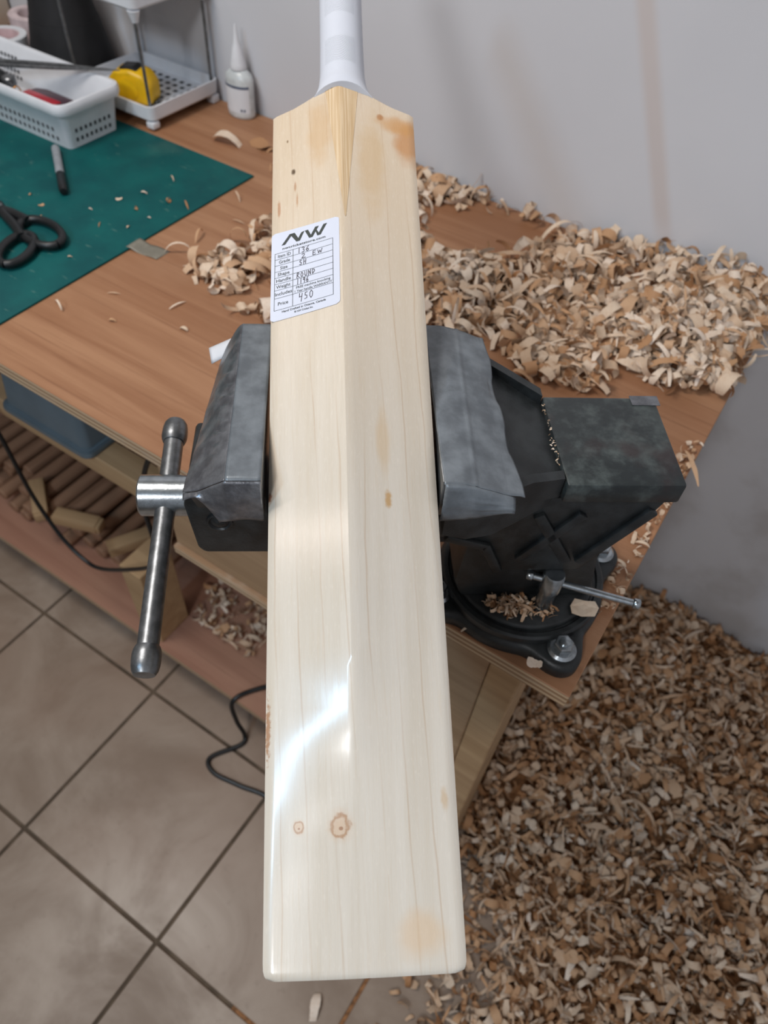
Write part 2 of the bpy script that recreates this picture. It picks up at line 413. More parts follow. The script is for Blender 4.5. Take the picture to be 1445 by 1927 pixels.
def ell(cx, cy, rx, ry, wobble=0.0, ns=60):
    a = t.math('DIVIDE', t.math('SUBTRACT', x, cx), rx); b = t.math('DIVIDE', t.math('SUBTRACT', y, cy), ry)
    d = t.math('SQRT', t.math('ADD', t.math('MULTIPLY', a, a), t.math('MULTIPLY', b, b)))
    if wobble: d = t.math('ADD', d, t.math('MULTIPLY', wn(ns), wobble))
    return d
def blot(c, cx, cy, rx, ry, colr, amt, wob=0.8, ns=60, lo=0.3, hi=1.0):
    return t.mix(t.step(ell(cx, cy, rx, ry, wob, ns), lo, hi, amt, 0.0), c, colr)
c = blot(c, 0.050, 0.262, 0.018, 0.034, rgb(196, 130, 58), 0.75, 0.9, 40)
c = blot(c, 0.043, 0.275, 0.022, 0.012, rgb(206, 150, 84), 0.7, 1.0, 60)
c = blot(c, 0.028, 0.281, 0.0035, 0.004, rgb(176, 112, 44), 0.8)
c = blot(c, -0.018, 0.262, 0.014, 0.040, rgb(208, 164, 106), 0.45, 0.8, 40)
c = blot(c, 0.020, 0.235, 0.014, 0.060, rgb(206, 168, 112), 0.45, 0.8, 40)
c = blot(c, -0.0378, 0.232, 0.0022, 0.0038, rgb(84, 60, 30), 0.95, 0.4, 400)
c = blot(c, -0.0425, 0.262, 0.001, 0.002, rgb(120, 90, 50), 0.8, 0.4, 400)
c = blot(c, -0.0365, 0.218, 0.0012, 0.006, rgb(170, 110, 56), 0.6, 0.6, 300)
c = blot(c, -0.0350, 0.205, 0.0012, 0.008, rgb(180, 120, 66), 0.55, 0.6, 300)
c = blot(c, -0.0485, 0.200, 0.0016, 0.010, rgb(176, 112, 62), 0.65, 0.8, 300)
c = blot(c, 0.0222, -0.030, 0.003, 0.008, rgb(196, 150, 84), 0.8, 1.0, 250)
c = blot(c, 0.020, 0.010, 0.006, 0.035, rgb(212, 176, 124), 0.4, 0.8, 60)
c = blot(c, -0.0525, -0.165, 0.0020, 0.022, rgb(170, 112, 62), 0.75, 1.6, 420)
c = blot(c, -0.0530, -0.022, 0.0020, 0.004, rgb(150, 84, 44), 0.8, 1.2, 420)
c = blot(c, 0.0300, -0.272, 0.018, 0.016, rgb(226, 184, 132), 0.4, 0.8, 60)
c = blot(c, 0.0470, -0.205, 0.003, 0.008, rgb(206, 168, 116), 0.5, 0.8, 200)
for kx, ky, r1 in ((-0.0116, -0.2162, 0.0050), (-0.0347, -0.2164, 0.0026)):   # knots
    d = ell(kx, ky, r1, r1 * 1.15, 0.9, 220)
    c = t.mix(t.step(d, 0.2, 1.9, 0.45, 0.0), c, rgb(214, 164, 112))
    ring = t.step(t.math('ABSOLUTE', t.math('SUBTRACT', d, 0.95)), 0.02, 0.30, 0.6, 0.0)
    c = t.mix(ring, c, rgb(168, 112, 60))
    c = t.mix(t.step(ell(kx + 0.0003, ky - r1 * 0.3, r1 * 0.3, r1 * 0.25, 0.5, 500), 0.5, 1.1, 0.7, 0.0), c, rgb(150, 96, 60))
t.col(c); t.rough(t.step(t.noise(t.scale(v, (500, 25, 0)), 1.0, 3), 0.3, 0.7, 0.24, 0.34))
t.b.inputs['Coat Weight'].default_value = 0.55; t.b.inputs['Coat Roughness'].default_value = 0.16
t.bump(t.math('ADD', t.math('MULTIPLY', fine, 0.7), t.math('MULTIPLY', speck, 0.5)), 0.07, 0.0003)
M_willow = t.m
blade = loft('blade', rings, M_willow, bat, angle=30); tag(blade, 'pale creamy willow blade with central spine and knots near the toe')

# cane splice of the handle, let into the blade
t = NT('cane_splice', 0.4); v = t.obj(); x, y, z = t.xyz(v)
n = t.noise(t.scale(v, (900, 14, 0)), 1.0, 3)
c = t.mix(t.step(n, 0.4, 0.62), rgb(206, 174, 132), rgb(226, 200, 164)); t.col(c); M_cane = t.m
def spl(u, w):
    y = 0.1815 + (0.312 - 0.1815) * w; hl = 0.0138 * w ** 1.0 + 0.0004; hr = 0.0122 * w ** 1.0 + 0.0004
    x = -hl + (hl + hr) * u
    return (x, y, bz(x, y) + 0.00025)
grid('splice', 10, 24, spl, M_cane, bat)
# grip
t = NT('white_rubber_grip', 0.5, 0, 0.4); v = t.obj(); x, y, z = t.xyz(v)
arc = t.math('ADD', y, t.math('MULTIPLY', t.math('MULTIPLY', x, x), 26.0)); arc = t.math('ADD', arc, t.math('MULTIPLY', x, 0.55))
w_ = t.math('SINE', t.math('MULTIPLY', arc, 2 * math.pi / 0.00185))
patch = t.step(t.math('SINE', t.math('MULTIPLY', t.math('SUBTRACT', y, 0.330), 2 * math.pi / 0.052)), -0.15, 0.1)
patch = t.math('MULTIPLY', patch, t.math('MULTIPLY', t.step(t.math('ABSOLUTE', t.math('ADD', x, 0.001)), 0.0112, 0.0125, 1.0, 0.0), t.step(y, 0.318, 0.322)))
t.col(rgb(214, 217, 226)); t.bump(t.math('MULTIPLY', w_, patch), 0.55, 0.0005); M_grip = t.m
RX_ = [(.296, .0278), (.299, .0252), (.303, .0226), (.309, .0205), (.318, .0188), (.33, .0178), (.36, .0174), (.42, .0174), (.56, .0176)]
rings = []
NS = 48
for y in [.296, .2965, .2985, .301, .305, .309, .314, .32, .33, .345, .36, .38, .40, .42, .45, .48, .51, .54, .553, .558, .560]:
    rx = interp(y, RX_); rz = min(rx, 0.0182) + (0.0015 if y < .31 else 0.0)
    if y == .296: rx -= 0.0006; rz -= 0.0006
    if y > .553: rx -= (y - .553) * 0.6; rz -= (y - .553) * 0.6
    ring = []
    for i in range(NS):
        a = 2 * math.pi * i / NS; xx_ = rx * math.cos(a); zz = rz * math.sin(a)
        bow = 0.010 * max(0, 1 - (xx_ / 0.0262) ** 2) * max(0, 1 - (y - .296) / 0.03) if zz > 0 else 0
        ring.append((xx_, y + bow, -0.0035 + zz))
    rings.append(ring)
grip = loft('grip', rings, M_grip, bat, angle=50); tag(grip, 'white rubber grip with fine chevron ribs')

# sticker with print and handwriting
M_paper = plain('white_sticker', rgb(214, 218, 232), 0.45, 0, 0.01, 20)
M_ink = plain('black_print', rgb(30, 42, 40), 0.5); M_pen = plain('dark_pen_ink', rgb(40, 30, 44), 0.5)
TLx, TRx = -0.0538, -0.0046
def st(s, tt, lift=0.0):
    x = TLx + (TRx - TLx) * s
    ytop = 0.1795 + 0.0022 * s; ybot = 0.1062 + 0.0022 * s
    y = ytop + (ybot - ytop) * tt
    return Vector((x - 0.0004 * tt, y, bz(x, y) + 0.00022 + lift))
def stick(u, w):
    # rounded corners
    s, tt = u, 1 - w; r = 0.055; rt = r * 0.0495 / 0.0735
    d = 0
    if tt < rt: d = r - math.sqrt(max(0, r * r - ((rt - tt) / rt * r) ** 2))
    if tt > 1 - rt: d = r - math.sqrt(max(0, r * r - ((tt - 1 + rt) / rt * r) ** 2))
    s = d + (1 - 2 * d) * s
    return st(s, tt)
sticker = grid('price_sticker', 16, 60, stick, M_paper, bat); tag(sticker, 'white paper label with printed table and handwritten details')
pv, pf = [], []
def poly(pts, lift=0.00012, store=None):
    V_, F_ = store if store is not None else (pv, pf)
    b = len(V_); V_.extend(st(a, b_, lift) for a, b_ in pts); F_.append(tuple(range(b, b + len(pts))))
def seg(a, b, w, store=None, lift=0.00012):
    ax, ay = a[0] * .0495, a[1] * .0735; bx, by = b[0] * .0495, b[1] * .0735
    dx, dy = bx - ax, by - ay; L = math.hypot(dx, dy) or 1e-9; nx, ny = -dy / L * w / 2, dx / L * w / 2
    ex, ey = dx / L * w * .35, dy / L * w * .35
    q = [(ax - ex + nx, ay - ey + ny), (bx + ex + nx, by + ey + ny), (bx + ex - nx, by + ey - ny), (ax - ex - nx, ay - ey - ny)]
    n = max(1, int(abs(b[0] - a[0]) / 0.08))
    for k in range(n):
        f0, f1 = k / n, (k + 1) / n
        def lp(p, r, f): return ((p[0] + (r[0] - p[0]) * f) / .0495, (p[1] + (r[1] - p[1]) * f) / .0735)
        poly([lp(q[0], q[1], f0), lp(q[0], q[1], f1), lp(q[3], q[2], f1), lp(q[3], q[2], f0)], lift, store)
rows = [.242, .312, .382, .452, .522, .592, .662, .752, .884]
for r in rows: seg((.055, r), (.905, r), 0.00026)
for cx in (.055, .325, .905): seg((cx, rows[0]), (cx, rows[-1]), 0.00034)
def text(s, x0, x1, base, height, bold=False, center=True):
    cu = bpy.data.curves.new('txt', 'FONT'); cu.body = s; cu.resolution_u = 2
    cu.offset = 0.020 if bold else 0.009
    ob = bpy.data.objects.new('txt', cu); C.objects.link(ob)
    dg = bpy.context.evaluated_depsgraph_get(); dg.update()
    me = bpy.data.meshes.new_from_object(ob.evaluated_get(dg))
    bpy.data.objects.remove(ob); bpy.data.curves.remove(cu)
    xs = [v.co.x for v in me.vertices]; mn, mx = min(xs), max(xs)
    b = len(pv); kx = (x1 - x0) / (mx - mn); ky = height / 0.70
    for v_ in me.vertices: pv.append(st(x0 + (v_.co.x - mn) * kx, base - v_.co.y * ky, 0.00012))
    for p in me.polygons: pf.append(tuple(b + i for i in p.vertices))
    bpy.data.meshes.remove(me)
text('nwcricketstore.com', .165, .80, .212, .026, True)
for i, (s, a, b_) in enumerate([('Item ID', .10, .29), ('Grade', .115, .28), ('Size', .135, .245), ('Shape', .10, .275), ('Handle', .08, .295), ('Weight', .08, .29), ('Includes', .065, .315), ('Price', .11, .26)]):
    base = (rows[i] + rows[i + 1]) / 2 + .017
    text(s, a, b_, base, .036)
text('FREE machine knocking', .375, .865, .702, .026); text('1 Year handle WARRANTY', .355, .89, .743, .026)
text('Hand Crafted in Ottawa, Canada', .17, .80, .924, .022, True); text('© NW Cricket Inc.', .35, .62, .962, .020, True)
# logo: slanted N and W made of heavy strokes
def quad(*p): poly(list(p))
quad((.15, .160), (.205, .160), (.325, .050), (.270, .050)); quad((.270, .050), (.345, .050), (.420, .150), (.372, .160)); quad((.372, .160), (.425, .160), (.492, .058), (.445, .066))
quad((.496, .060), (.545, .058), (.600, .150), (.562, .160)); quad((.562, .160), (.612, .160), (.705, .048), (.650, .048)); quad((.640, .062), (.672, .085), (.715, .150), (.680, .160)); quad((.680, .160), (.730, .160), (.825, .044), (.772, .044))
obj_from('printed_text', pv, pf, M_ink, sticker)
# handwriting strokes
GL = {'1': [[(.5, 0), (.45, 1)]], '3': [[(.1, .1), (.5, 0), (.8, .2), (.4, .45), (.8, .65), (.6, .95), (.1, .95)]], '6': [[(.8, 0), (.3, .4), (.1, .75), (.4, 1), (.8, .85), (.7, .55), (.2, .65)]],
      '2': [[(.15, .18), (.4, .0), (.75, .15), (.65, .42), (.1, .98), (.95, .95)]], 'E': [[(.8, .05), (.2, .05), (.15, 1), (.8, .95)], [(.2, .5), (.7, .48)]], 'W': [[(0, .1), (.2, .95), (.5, .35), (.7, .95), (1, .05)]],
      'S': [[(.8, .1), (.3, .05), (.2, .35), (.7, .55), (.6, .95), (.1, .9)]], 'H': [[(.2, 0), (.1, 1)], [(.8, 0), (.7, 1)], [(.15, .5), (.8, .45)]], 'R': [[(.2, 0), (.1, 1)], [(.1, .1), (.6, .0), (.8, .25), (.2, .5), (.9, 1)]],
      'O': [[(.5, .05), (.15, .4), (.25, .9), (.6, .95), (.85, .5), (.5, .05)]], 'U': [[(.15, .05), (.2, .8), (.5, .98), (.8, .75), (.85, .05)]], 'N': [[(.1, 1), (.15, .05), (.75, .95), (.85, .0)]],
      'D': [[(.2, .05), (.15, .98)], [(.1, .05), (.7, .15), (.85, .5), (.15, .95)]], '9': [[(.8, .1), (.3, .05), (.15, .4), (.6, .45), (.8, .1), (.6, 1)]], '4': [[(.15, .0), (.1, .5), (.75, .45)], [(.8, .05), (.55, 1.15)]],
      '5': [[(.8, .05), (.3, .08), (.25, .45), (.7, .5), (.7, .85), (.15, .95)]], '0': [[(.5, .0), (.2, .25), (.15, .7), (.45, 1), (.8, .75), (.85, .25), (.5, .0)]]}
hv = ([], [])
def hand(s, x0, x1, y0, y1, w=0.00046):
    n = len(s); cw = (x1 - x0) / n
    for i, ch in enumerate(s):
        if ch == ' ': continue
        for st_ in GL[ch]:
            P_ = [(x0 + (i + 0.08 + 0.8 * a) * cw, y0 + (y1 - y0) * b) for a, b in st_]
            for a, b in zip(P_, P_[1:]): seg(a, b, w, hv, 0.00016)
hand('136', .385, .57, .246, .304); hand('2', .44, .52, .322, .372); hand('EW', .60, .76, .322, .372); hand('SH', .41, .53, .39, .445)
hand('ROUND', .375, .655, .528, .585); hand('1196', .375, .56, .596, .655); hand('450', .41, .63, .765, .845)
obj_from('handwriting', hv[0], hv[1], M_pen, sticker)

# ------------------------------------------------------------ bench vise (local frame: x = screw axis, y = along the jaws)
vise = empty('bench_vise', (-0.177, 0.27, TT), math.radians(36)); Z0 = TT
tag(vise, 'black cast iron swivel bench vise bolted to the bench corner', 'bench vise')
def zz(z): return z - Z0
VB = (0.1625, 0.053)
# base with four lugs
N = 180; rad = []
for i in range(N):
    a = 2 * math.pi * i / N; r = 0.0775
    for k in range(4):
        la = math.radians(-74.6 + 90 * k); phi = (a - la + math.pi) % (2 * math.pi) - math.pi
        d, rl = 0.0835, 0.0215
        if abs(phi) < math.pi / 2 and abs(d * math.sin(phi)) < rl: r = max(r, d * math.cos(phi) + math.sqrt(rl * rl - (d * math.sin(phi)) ** 2))
    rad.append(r)
for _ in range(16): rad = [(rad[i - 1] + 2 * rad[i] + rad[(i + 1) % N]) / 4 for i in range(N)]
def brng(off, z): return [(VB[0] + (rad[i] - off) * math.cos(2 * math.pi * i / N), VB[1] + (rad[i] - off) * math.sin(2 * math.pi * i / N), z) for i in range(N)]
loft('base', [brng(0.001, 0.0), brng(0, 0.001), brng(0, 0.010), brng(0.0015, 0.0135), brng(0.005, 0.0155), brng(0.009, 0.016)], M_cast, vise)
lathe('swivel_ring', [(0.0745, 0.0161), (0.0745, 0.0225), (0.0725, 0.0245), (0.0685, 0.0245), (0.067, 0.0225), (0.0655, 0.0225), (0.0645, 0.026), (0.0625, 0.0275), (0.002, 0.028)], M_cast, vise, 64, center=(VB[0], VB[1], 0))
for k in range(4):
    la = math.radians(-74.6 + 90 * k); bx_, by_ = VB[0] + 0.0835 * math.cos(la), VB[1] + 0.0835 * math.sin(la)
    b = lathe('bolt', [(0.0085, 0.0208), (0.0085, 0.0270), (0.0078, 0.0285), (0.001, 0.0288)], M_zinc, vise, 6, center=(bx_, by_, 0), angle=20)
    lathe('washer', [(0.0128, 0.0161), (0.0128, 0.0182), (0.0105, 0.0206), (0.003, 0.0207)], M_zinc, b, 28, center=(bx_, by_, 0))
    lathe('stud', [(0.0048, 0.0288), (0.0046, 0.0312), (0.001, 0.0318)], M_zinc, b, 16, center=(bx_, by_, 0))
# body: column, upper body, fixed jaw, anvil
def rect(u0, u1, v0, v1, z): return [(u0, v0, zz(z)), (u1, v0, zz(z)), (u1, v1, zz(z)), (u0, v1, zz(z))]
prism('body_column', [(0.100, zz(.818)), (0.222, zz(.818)), (0.216, zz(.832)), (0.208, zz(.880)), (0.236, zz(.945)), (0.246, zz(.962)), (0.10, zz(.962)), (0.096, zz(.90)), (0.092, zz(.84))], 'v', 0.020, 0.086, M_cast, vise, 0.004)
prism('body_side', [(0.066, zz(.962)), (0.066, zz(.915)), (0.098, zz(.905)), (0.118, zz(.868)), (0.192, zz(.868)), (0.224, zz(.928)), (0.236, zz(.962))], 'v', 0.0115, 0.0945, M_cast, vise, 0.004)
# raised X ribs on the side of the body
def rib(name, a, b, w=0.009, v0=0.0075):
    dx, dz = b[0] - a[0], b[1] - a[1]; L = math.hypot(dx, dz); nx, nz = -dz / L * w / 2, dx / L * w / 2
    return prism(name, [(a[0] + nx, a[1] + nz), (b[0] + nx, b[1] + nz), (b[0] - nx, b[1] - nz), (a[0] - nx, a[1] - nz)], 'v', v0, 0.0125, M_cast, vise, 0.0015)
rib('rib', (0.140, zz(.945)), (0.176, zz(.885))); rib('rib', (0.174, zz(.946)), (0.136, zz(.888))); rib('rib', (0.226, zz(.950)), (0.186, zz(.884)), 0.010)
rib('rib', (0.074, zz(.918)), (0.108, zz(.905)), 0.008); rib('rib', (0.106, zz(.908)), (0.122, zz(.872)), 0.008)
anv = prism('anvil', [(0.152, 0.0065), (0.239, 0.0065), (0.2405, 0.0985), (0.150, 0.0985)], 'z', zz(.9625), zz(.982), M_anvil, vise, 0.0022); tag(anv, 'flat worn anvil plate with scuffed black paint')
box('tape_strip', 0.2200, 0.2425, 0.089, 0.0995, zz(.98205), zz(.9826), M_foil, anv)
# neck: wide at the jaw, narrowing to the anvil
def ringn(u, v0, v1, z0, z1): return [(u, v0, zz(z0)), (u, v1, zz(z0)), (u, v1, zz(z1)), (u, v0, zz(z1))]
loft('fixed_jaw', [ringn(.0625, -.022, .130, .962, 1.014), ringn(.080, -.020, .129, .955, 1.010), ringn(.100, -.014, .124, .952, .998), ringn(.122, .000, .113, .950, .987), ringn(.146, .012, .101, .955, .978), ringn(.153, .014, .098, .960, .976)], M_cast, vise, angle=25)
loft('neck_rib', [ringn(.098, .1195, .128, .985, 1.0025), ringn(.122, .108, .117, .975, .9945), ringn(.149, .094, .103, .965, .986)], M_cast, vise, angle=25)
loft('neck_rib', [ringn(.098, -.018, -.010, .985, 1.000), ringn(.122, -.004, .004, .975, .9965), ringn(.150, .010, .018, .965, .985)], M_cast, vise, angle=25)
box('jaw_insert', 0.0565, 0.0622, -.0225, .1305, zz(.985), zz(1.0185), M_steel, vise, 0.0006)
# slide and moving jaw
box('slide_bar', -0.102, 0.099, 0.028, 0.078, zz(.885), zz(.935), M_cast, vise, 0.003)
loft('sliding_jaw', [[(-.105, .004, zz(.960)), (-.105, .104, zz(.960)), (-.0625, .110, zz(.960)), (-.0625, .002, zz(.960))], [(-.1060, -.008, zz(.987)), (-.096, .122, zz(.987)), (-.0625, .130, zz(.987)), (-.0625, -.020, zz(.987))], [(-.082, -.019, zz(1.012)), (-.078, .127, zz(1.012)), (-.0625, .130, zz(1.014)), (-.0625, -.022, zz(1.014))]], M_cast, vise, angle=25)
prism('sliding_jaw_block', [(-.112, zz(.975)), (-.117, zz(.955)), (-.1135, zz(.906)), (-.109, zz(.899)), (-.058, zz(.899)), (-.058, zz(.975))], 'v', 0.009, 0.074, M_cast, vise, 0.003)
lathe('block_boss', [(0.0095, 0.0), (0.0095, -.0018), (0.0078, -.0022), (0.0066, -.0010), (0.0052, -.0016), (0.003, -.0028), (0.0005, -.0030)], M_cast, vise, 28, 'y', center=(-.0935, 0.0092, zz(.938)))
box('jaw_insert', -0.0622, -0.0565, -.0225, .1305, zz(.985), zz(1.0185), M_steel, vise, 0.0006)
# tape covers
def wr(p, s, a): return noise.noise(Vector(p) * s) * a
def rt_top(u, w):
    U = .0570 + (.1055 - .0570) * u; V_ = -.0255 + (.1345 + .0255) * w
    z = 1.0195 - 0.0125 * max(0, (u - .25) / .75) ** 1.2 + wr((U, V_ * .3, 1), 90, .0012) * u + 0.0010 * math.exp(-((u - .42 - 0.1 * w) / .03) ** 2)
    if u > .9: V_ += 0.002 * math.sin(w * 40) * (u - .9) * 10; U += 0.0035 * (1 - w) ** 3 * 1.5 + .0012 * math.sin(w * 17)
    return (U, V_, zz(z))
tc = grid('tape_cover', 40, 60, rt_top, M_tape, vise, thick=0.0007); tag(tc, 'dull silver tape draped over the fixed jaw')
def rt_front(u, w):
    U = .0575 + (.1040 - .0575) * u; top = rt_top(u, 0)[2]
    hang = .034 - .022 * u + .003 * math.sin(u * 5)
    V_ = -.0258 - 0.0045 * math.sin(w * 2.2) * (0.5 + u) + wr((U, w, 3), 40, .001)
    return (U, V_, top - hang * w)
grid('tape_skirt', 20, 12, rt_front, M_tape, tc, thick=0.0006)
def lt_top(u, w):
    U = -.0565 - (.0785 - .0565) * u; V_ = -.0235 + (.131 + .0235) * w
    return (U, V_, zz(1.0195 + wr((U, V_, 2), 60, .0004)))
lc = grid('tape_cover', 10, 40, lt_top, M_tape, vise, thick=0.0007); tag(lc, 'silver tape cover on the moving jaw, creased along its outer side')
def lt_side(u, w):
    V_ = -.0235 + (.131 + .0235) * w + .0115 * u * (1 - w); uo = -.1075 + 0.012 * w; zo = .998 - 0.006 * w
    U = -.0785 + (uo + .0785) * u; z = 1.0195 + (zo - 1.0195) * (u ** 1.25)
    # slanting creases near the fold
    cr = math.sin((V_ * 1.0 + U * 0.9) * 520) * math.exp(-((u - .28) / .20) ** 2) * math.sin(math.pi * min(1, max(0, (w - .12) / .7)))
    z += 0.0020 * cr * (0.6 + noise.noise(Vector((U * 60, V_ * 60, 5)))) + wr((U, V_, 9), 70, .0016) * min(1, u * 4)
    if w < .12: V_ -= 0.003 * u * (1 - w / .12); z -= 0.0035 * math.sin(math.pi * u) * (1 - w / .12) ** 2
    return (U, V_, zz(z))
grid('creased_tape', 46, 110, lt_side, M_foil, lc, thick=0.0005)
def lt_front(u, w):
    # hangs over the front end of the moving jaw, sagging between the corners
    if u < .5: U = -.0565 - .022 * (u / .5); ztop = 1.0195
    else:
        q = (u - .5) / .5; p = lt_side(q, 0); U = p[0]; ztop = p[2] + Z0
    hang = (.036 - .004 * u if u < .62 else .0335 * max(0, 1 - (u - .62) / .22) + .002)
    V_ = -.0240 - .0035 * math.sin(w * 2.5) + wr((U * 1.0, w * .03, 7), 70, .0035) * w
    if u >= .5: V_ += .0085 * ((u - .5) / .5)
    return (U, V_, zz(ztop - hang * w + wr((U, 0, 11), 50, .003) * w))
grid('tape_skirt', 40, 14, lt_front, M_foil, lc, thick=0.0005)
def lt_flap(u, w):
    return (-.088 - .017 * u - .004 * w * u, .124 + .018 * w + 0.004 * u, zz(.998 - .014 * u + .004 * math.sin(w * 3)))
fl = grid('tape_flap', 8, 6, lt_flap, M_white, lc, thick=0.0005); tag(fl, 'loose pale end of tape')
# screw and handle
lathe('screw_head', [(0.0055, -.1605), (0.0150, -.1605), (0.0162, -.1592), (0.0162, -.128), (0.0162, -.1175), (0.0105, -.1170), (0.0105, -.105)], M_zinc, vise, 40, 'x', center=(0, .053, zz(.915)))
hb0 = Vector((-.1405, .1065, zz(.9235))); hb1 = Vector((-.1405, -.0720, zz(.8945)))
hd = (hb1 - hb0).normalized()
bar = tube('handle_bar', [hb0 + (hb1 - hb0) * (k / 12) for k in range(13)], 0.0077, M_steel, vise, 24); tag(bar, 'dull steel sliding handle bar')
for e_, sgn in ((hb0, -1), (hb1, 1)):
    dvec = hd * sgn
    pts = [e_ - dvec * 0.004 + dvec * (0.0205 * k / 7) for k in range(8)]
    tube('handle_knob', pts, 0.01, M_steel, bar, 24, [.0086, .0098, .0102, .0102, .0101, .0098, .0092, .0075])
# swivel lock bolt with its small bar
lk = lathe('swivel_lock', [(0.0075, zz(.817)), (0.0075, zz(.846)), (0.0092, zz(.847)), (0.0092, zz(.866)), (0.0080, zz(.8685)), (0.001, zz(.869))], M_zinc, vise, 28, center=(.1715, .0095, 0))
LB0 = Vector((.1545, .0150, zz(.8575))); LB1 = Vector((.2365, -.0135, zz(.8575)))
lb = tube('lock_bar', [LB0 + (LB1 - LB0) * (k / 6) for k in range(7)], 0.0032, M_zinc, lk, 14)
for p_, s_ in ((LB0, -1), (LB1, 1)):
    dv = (LB1 - LB0).normalized() * s_
    tube('bar_end', [p_ - dv * .002, p_ - dv * .001, p_ + dv * .003, p_ + dv * .0042], .0045, M_zinc, lk, 14, [.0034, .0046, .0046, .0034])

# ------------------------------------------------------------ things on the bench, left
mat_o = box('cutting_mat', -1.75, -0.757, 0.37, 0.846, TT + 0.0002, TT + 0.0032, M_mat, bev=0.0008); tag(mat_o, 'dark green cutting mat lying on the bench under the white basket', 'cutting mat')
pf_o = box('foam_strip', -0.90, -0.772, 0.338, 0.3685, TT + 0.0002, TT + 0.003, M_purple, bev=0.0008); tag(pf_o, 'thin dark purple strip against the front edge of the green mat', 'strip')
def tb(u, w): return (-.762 + .050 * u, .583 + .026 * w + .006 * u, TT + .0036 + .0012 * math.sin(u * 9 + w * 2) * .6 - (.0026 * min(1, max(0, (u - .12) / .2))))
o = grid('tape_piece', 12, 6, tb, M_tapebit, None, thick=0.0004); tag(o, 'small greyish strip of tape holding down the green mat edge', 'tape')
MT = TT + 0.0034
# basket
bk = empty('storage_basket', (-1.230, 0.774, MT)); tag(bk, 'white perforated plastic basket full of small tools on the green mat', 'basket')
def rrect(hx, hy, r, z, n=6):
    out = []
    for cx, cy, a0 in ((hx - r, hy - r, 0), (-hx + r, hy - r, 90), (-hx + r, -hy + r, 180), (hx - r, -hy + r, 270)):
        for k in range(n + 1):
            a = math.radians(a0 + 90 * k / n); out.append((cx + r * math.cos(a), cy + r * math.sin(a), z))
    return out
BH = 0.070
rs = [rrect(.205, .0495, .008, 0.0), rrect(.2125, .0565, .014, .052), rrect(.214, .0575, .016, .0535), rrect(.2195, .063, .018, .054), rrect(.2215, .065, .02, .058), rrect(.2215, .065, .02, .066), rrect(.2195, .063, .018, BH), rrect(.2155, .059, .016, BH), rrect(.2125, .0555, .014, .066), rrect(.2045, .0475, .009, .004)]
n_ = len(rs[0]); bm = bmesh.new(); lv = [[bm.verts.new(p) for p in r] for r in rs]
for a, b in zip(lv, lv[1:]):
    for j in range(n_): bm.faces.new((a[j], a[(j + 1) % n_], b[(j + 1) % n_], b[j]))
bm.faces.new(lv[0][::-1]); bm.faces.new(lv[-1])
from_bm('basket_body', bm, M_white, bk, angle=45)
hm = bmesh.new(); add_box(hm, -.0021, .0021, -.0006, .0006, -.0028, .0028); hme = bpy.data.meshes.new('perforation'); hm.to_mesh(hme); hm.free(); hme.materials.append(M_hole)
def hole(x, y, z, rz):
    o = bpy.data.objects.new('perforation', hme); link(o, bk); o.location = (x, y, z); o.rotation_euler = (0, 0, rz)
for r_, z in enumerate((.012, .026)):
    yo = -(.0495 + .007 * z / .052); xo = .205 + .0075 * z / .052
    for k in range(34): hole(.182 - k * .0108 - (0.004 if r_ else 0), yo - 0.0001, z, 0)
    for k in range(8): hole(xo + 0.0001, -.034 + k * .0096, z, math.pi / 2)
for r_ in range(4):
    z = .018 + r_ * .010; yi = .0475 + .0075 * z / .066
    for k in range(16): hole(-.02 - k * .0088 - (.004 if r_ % 2 else 0), yi - 0.0002, z, 0)
# tools in the basket
BKX, BKY, BKZ = -1.23, .774, MT + .0045
def tool_empty(name, label, cat, loc): 
    o = empty(name, loc); tag(o, label, cat, 'small tools in the white basket'); return o
tw = tool_empty('tweezers', 'long thin steel tweezers lying across the white basket rim', 'tweezers', (BKX + .05, BKY, BKZ))
P0 = Vector((-.14, -.030, .048)); P1 = Vector((.160, .072, .0785))
for s_ in (-1, 1):
    pts = [P0.lerp(P1, k / 10) + Vector((-.3, .9, .2)).normalized() * s_ * .005 * math.sin(math.pi * min(1, (1 - k / 10) * .9)) for k in range(11)]
    tube('tweezer_arm', pts, .002, M_steel, tw, 8, [.0034] * 5 + [.0032, .003, .0026, .002, .0014, .0008])
pl = tool_empty('pliers', 'black handled pliers lying at the left in the white basket', 'pliers', (BKX - .02, BKY, BKZ))
for s_ in (-1, 1):
    tube('handle', catmull([(-.12, .012 * s_, .030), (-.06, .020 * s_, .034), (0.0, .012 * s_, .036), (.035, .004 * s_, .036)]), .0055, M_black, pl, 10)
lathe('pivot', [(.010, .028), (.011, .030), (.011, .040), (.009, .042)], M_steel, pl, 18, center=(.04, 0, 0))
kn = tool_empty('utility_knife', 'dark maroon knife with a bright red side panel in the white basket', 'knife', (BKX + .115, BKY + .004, BKZ))
prism('knife_body', [(-.050, -.010), (-.034, -.019), (.030, -.019), (.052, -.008), (.055, .008), (.036, .017), (-.030, .018), (-.048, .010)], 'z', .004, .034, M_maroon, kn, .004)
box('red_panel', -.044, .030, -.0225, -.006, .030, .0365, M_redp, kn, .001)
cl = tool_empty('wire_coil', 'small shiny copper wire loop at the middle of the white basket', 'wire', (BKX + .045, BKY - .012, BKZ))
tube('wire', [(0.013 * math.cos(a_ / 12 * 2 * math.pi) * .5, .010 * math.sin(a_ / 12 * 2 * math.pi), .022 + .016 * math.cos(a_ / 12 * 2 * math.pi)) for a_ in range(37)], .0011, M_brass, cl, 8)
ca = tool_empty('cap', 'round black knob cap near the middle of the white basket', 'cap', (BKX + .016, BKY - .010, BKZ))
